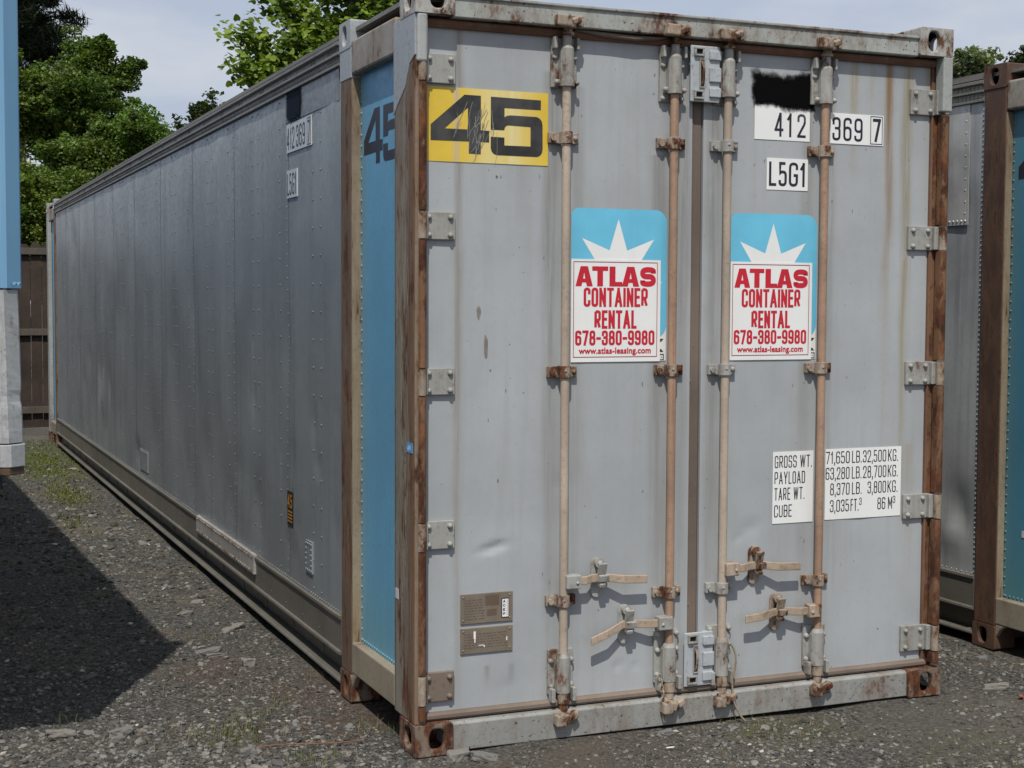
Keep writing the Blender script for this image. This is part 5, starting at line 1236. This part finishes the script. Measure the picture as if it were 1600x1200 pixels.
def broad_tree(label, x, y, h, base, lobes, nclump, nleaf, size, cols, seed, name='broadleaf_tree', trunk_r=0.16, group='trees beyond the fence', clump_r=(0.3, 0.62)):
    """lobes: (dx, dy, z, rx, ry, rz) ellipsoids that make the crown's outline"""
    rs = np.random.RandomState(seed)
    T = thing(name, label, 'tree', (x, y, 0), group)
    cs = []
    vol = np.array([l[3]*l[4]*l[5] for l in lobes])**0.75; vol = vol/vol.sum()
    for l, f in zip(lobes, vol):
        for _ in range(max(3, int(nclump*f))):
            d = rs.randn(3); d /= np.linalg.norm(d); r = rs.uniform(0.55, 1.0)
            cs.append((l[0]+d[0]*l[3]*r, l[1]+d[1]*l[4]*r, l[2]+d[2]*l[5]*r))
    mean = np.mean([[l[3], l[4], l[5]] for l in lobes])
    rad = [[q*rs.uniform(.8, 1.2), q*rs.uniform(.8, 1.2), q*rs.uniform(.5, .85)] for q in rs.uniform(clump_r[0], clump_r[1], len(cs))]
    per = [max(20, int(nleaf/len(cs)*rs.uniform(.5, 1.5))) for _ in cs]
    for l in lobes:
        cs.append((l[0], l[1], l[2])); rad.append([l[3]*.86, l[4]*.86, l[5]*.86]); per.append(int(nleaf*.55*(l[3]*l[4]*l[5])**.75/np.sum([(q[3]*q[4]*q[5])**.75 for q in lobes])))
    nc_ = len(cs)-len(lobes)
    # loose sprays that break the outline
    for i in range(nc_):
        c = np.array(cs[i]); ctr = np.array([lobes[0][0], lobes[0][1], lobes[0][2]-.3]); d = (c-ctr)/max(.2, np.linalg.norm(c-ctr))
        for _ in range(2):
            q = d*rs.uniform(.5, 1.05)*np.array(rad[i])+rs.randn(3)*.35*np.array(rad[i]); cs.append(tuple(c+q)); w_ = rs.uniform(.35, .75)*float(np.mean(rad[i])); rad.append([w_*rs.uniform(.6, 1.3), w_, w_*rs.uniform(.5, 1.1)]); per.append(int(np.mean(per)*.22)+6)
    parts_ = [leaf_cloud(rs, [c_], [r_], [n_], size, cols) for c_, r_, n_ in zip(cs, rad, per)]
    V = np.concatenate([p[0] for p in parts_]); C = np.concatenate([p[2]*rs.uniform(.72, 1.22)*np.array([rs.uniform(.9, 1.15), 1, rs.uniform(.8, 1.2)]) for p in parts_]); F = np.arange(len(V)).reshape(-1, 4)
    np_mesh('crown', V, F, LEAF, T, col=C)
    mb = MB(); top = base+(h-base)*0.55
    mb.tube([(0, 0, -.1), (.04, .02, base*.5), (-.03, .05, base), (.05, 0, (base+top)/2), (0, 0, top)], [trunk_r*1.2, trunk_r, trunk_r*.85, trunk_r*.6, trunk_r*.3], 9)
    for i in rs.choice(nc_, min(34, nc_), replace=False):
        c = np.array(cs[i]); z0_ = min(max(base*.8, c[2]-rs.uniform(.5, 1.6)), top); p0 = np.array([0, 0, z0_]); m_ = (p0+c)/2+np.array([0, 0, .15])
        mb.tube([p0, m_, c], [trunk_r*.32, trunk_r*.18, .012], 5)
    mb.build('trunk', BARK, T)
    return T

G1 = ((0.048, 0.088, 0.016), (0.145, 0.215, 0.042)); G2 = ((0.022, 0.048, 0.012), (0.060, 0.105, 0.026)); GY = ((0.07, 0.115, 0.016), (0.17, 0.24, 0.042)); GB = ((0.048, 0.095, 0.010), (0.21, 0.29, 0.034)); GD = ((0.022, 0.042, 0.014), (0.065, 0.095, 0.034))
broad_tree('tall mid green broadleaf tree left of the container, below the dark pine', 1.75, 26, 7.2, 2.2,
           [(0, 0, 5.4, 1.3, 1.4, 1.2), (.45, 0, 6.55, .50, .6, .55), (1.05, 0, 6.25, .36, .4, .32), (.1, .3, 6.1, .6, .6, .5), (-.9, 0, 5.6, 1.0, 1.0, .8), (.7, 0, 4.6, 1.0, 1.2, 1.0), (-.4, -.4, 3.6, 1.5, 1.2, 1.0)], 150, 90000, .064, G1, 3, clump_r=(.20, .46))
broad_tree('shorter broadleaf tree with sunlit rounded top just left of the container roof', 2.0, 21.5, 5.4, 1.6,
           [(.35, 0, 4.55, .65, .7, .75), (.75, 0, 4.2, .45, .6, .55), (-.4, 0, 3.8, .9, .9, .9), (.2, -.2, 3.0, 1.3, .8, .9), (-1.0, 0, 3.2, .8, .8, .8)], 120, 66000, .056, G1, 8, clump_r=(.16, .38))
broad_tree('yellow green shrubby tree at the fence beside the blue trailer', 0.0, 18.6, 4.0, 0.9,
           [(0, 0, 3.1, .55, .5, .70), (.45, 0, 2.8, .42, .45, .55), (.35, 0, 2.3, .7, .5, .6), (-.7, 0, 2.8, .7, .5, .9), (.85, 0, 3.3, .05, .08, .42)], 70, 34000, .046, GY, 15, trunk_r=.07, clump_r=(.16, .32))
broad_tree('small far tree tip showing over the roof edge', 9.2, 50, 9.3, 4, [(0, 0, 8.2, .55, .6, .9), (.5, 0, 7.6, .8, .6, .8)], 30, 3500, .15, GD, 22)
broad_tree('distant rounded tree above the gap right of the container', 40.4, 45, 12.5, 4,
           [(-.1, 0, 11.8, .95, .9, .9), (.75, 0, 11.3, .5, .5, .75), (-.75, 0, 10.4, .7, .8, .9), (.2, 0, 10.2, 1.4, 1.2, 1.0), (0, 0, 8.6, 1.8, 1.5, 1.4)], 100, 16000, .16, ((0.10, 0.14, 0.075), (0.20, 0.25, 0.125)), 31, trunk_r=.2)  # leaf colours lightened to stand in for distance haze
broad_tree('sliver of far conifer at the right edge of the picture', 56.5, 60, 15.6, 4, [(0, 0, 14.8, .5, .6, 1.1), (.1, 0, 13, .9, .9, 1.0), (.2, 0, 11.5, 1.3, 1.2, 1.2)], 60, 6000, .2, GD, 33, name='conifer_tree')

def pine():
    rs = np.random.RandomState(6)
    T = thing('pine_tree', 'dark pine rising behind the broadleaf trees at the top left', 'tree', (1.2, 34, 0), 'trees beyond the fence')
    mb = MB(); mb.tube([(0, 0, -.1), (.1, 0, 4), (0, 0, 8), (0, 0, 12.5)], [.26, .22, .17, .04], 9)
    cs, rad, per = [], [], []
    for i in range(64):
        z = rs.uniform(6.6, 12.2); a = rs.uniform(0, 6.28); ln = rs.uniform(.9, 2.1)*(1 if z < 10.2 else .7)
        p0 = Vector((0, 0, z)); d = Vector((math.cos(a), math.sin(a), rs.uniform(-.05, .35))); p1 = p0+d*ln
        mb.tube([p0, p0+d*ln*.5+Vector((0, 0, -.05)), p1], [.05, .03, .01], 5)
        for t in np.linspace(.35, 1.05, 6):
            c = p0+d*ln*t; cs.append((c.x+rs.randn()*.14, c.y+rs.randn()*.14, c.z+rs.randn()*.08)); q = rs.uniform(.18, .36); rad.append([q, q, q*.7]); per.append(95)
    mb.build('trunk', BARK, T)
    V, F, C = leaf_cloud(rs, cs, rad, per, .15, ((0.012, 0.024, 0.011), (0.034, 0.052, 0.024)), .3, 'needle')
    np_mesh('crown', V, F, NEEDLE, T, col=C)
pine()

def big_leaf_tree():
    """near tree with large bright leaves hung along arching branches"""
    rs = np.random.RandomState(17)
    T = thing('broadleaf_tree', 'large leaved bright green tree hanging over the container roof', 'tree', (4.4, 15.2, 0), 'trees beyond the fence')
    mb = MB(); mb.tube([(0, 0, -.1), (.05, .05, 2.5), (0, 0, 4.2), (0, .1, 6.5), (.1, .1, 8.5)], [.2, .17, .15, .1, .04], 9)
    P, D = [], []
    def branch(pts, r, dens, spread, twig=.35):
        pts = [Vector(p) for p in pts]; mb.tube(pts, [r*(1-.8*i/(len(pts)-1))+.006 for i in range(len(pts))], 6)
        for i in range(len(pts)-1):
            L = (pts[i+1]-pts[i]).length
            for _ in range(int(L*dens)):
                p = pts[i].lerp(pts[i+1], rs.rand()); q = p+Vector(rs.randn(3).clip(-1.8, 1.8)*np.array((1, 1, .7)))*spread*.6
                if rs.rand() < .4: mb.tube([p, q], [.006, .003], 4)
                for _ in range(11): P.append(np.array(q)+rs.randn(3).clip(-1.7, 1.7)*np.array((.11, .11, .09)))
    # outlined branches at the left of the crown (tree-local coordinates)
    branch([(0, 0, 4.3), (-.9, -.1, 4.55), (-1.4, -.1, 4.70), (-1.82, -.15, 4.92)], .04, 26, .10)
    branch([(-.7, 0, 4.5), (-1.2, .1, 5.0), (-1.5, .1, 5.22), (-1.70, .1, 5.42)], .03, 60, .20)
    branch([(-.3, 0, 4.4), (-.9, -.2, 4.6), (-1.35, -.2, 4.78), (-1.55, -.2, 4.85)], .03, 70, .22)
    branch([(0, 0, 4.9), (-.7, 0, 5.5), (-1.1, .1, 5.95), (-1.35, .1, 6.3)], .05, 75, .26)
    branch([(0, 0, 4.6), (-.6, -.2, 5.0), (-1.1, -.2, 5.35)], .04, 70, .26)
    for i in range(46):
        a = rs.uniform(0, 6.28); z = rs.uniform(4.2, 7.6); ln = rs.uniform(.7, 1.5)
        d = Vector((math.cos(a), math.sin(a)*.9, rs.uniform(0, .5)))
        if d.x < -.5: ln *= .75
        p0 = Vector((0, 0, z)); branch([p0, p0+d*ln*.55, p0+d*ln+Vector((0, 0, -.1))], .03, 34, .24)
    mb.build('trunk', BARK, T)
    P = np.array(P); N = len(P)
    nrm = rs.randn(N, 3)*.7; nrm[:, 2] = np.abs(nrm[:, 2])+.5; nrm[:, 1] -= .55; nrm /= np.linalg.norm(nrm, axis=1, keepdims=True)
    t = rs.randn(N, 3)*.5; t[:, 2] -= .8; u = np.cross(nrm, t); u /= np.linalg.norm(u, axis=1, keepdims=True); v = np.cross(u, nrm)
    s = rs.uniform(.055, .112, (N, 1))
    # heart shaped leaf folded along its midrib
    out = [(0, -.12), (.30, -.28), (.50, .05), (.30, .55), (0, .85), (-.30, .55), (-.50, .05), (-.30, -.28)]
    pts = [P+u*s*a-v*s*b+nrm*s*abs(a)*.35 for a, b in out]
    V = np.stack(pts, 1).reshape(-1, 3)
    b = 8*np.arange(N)[:, None]
    F = np.concatenate([b+np.array([[0, 1, 2, 3]]), b+np.array([[0, 3, 4, 5]]), b+np.array([[0, 5, 6, 7]])], 0)
    k = rs.rand(N, 1); C = np.array(GB[0])*(1-k)+np.array(GB[1])*k
    np_mesh('crown', V, F, LEAF, T, col=np.repeat(C, 8, 0))
big_leaf_tree()
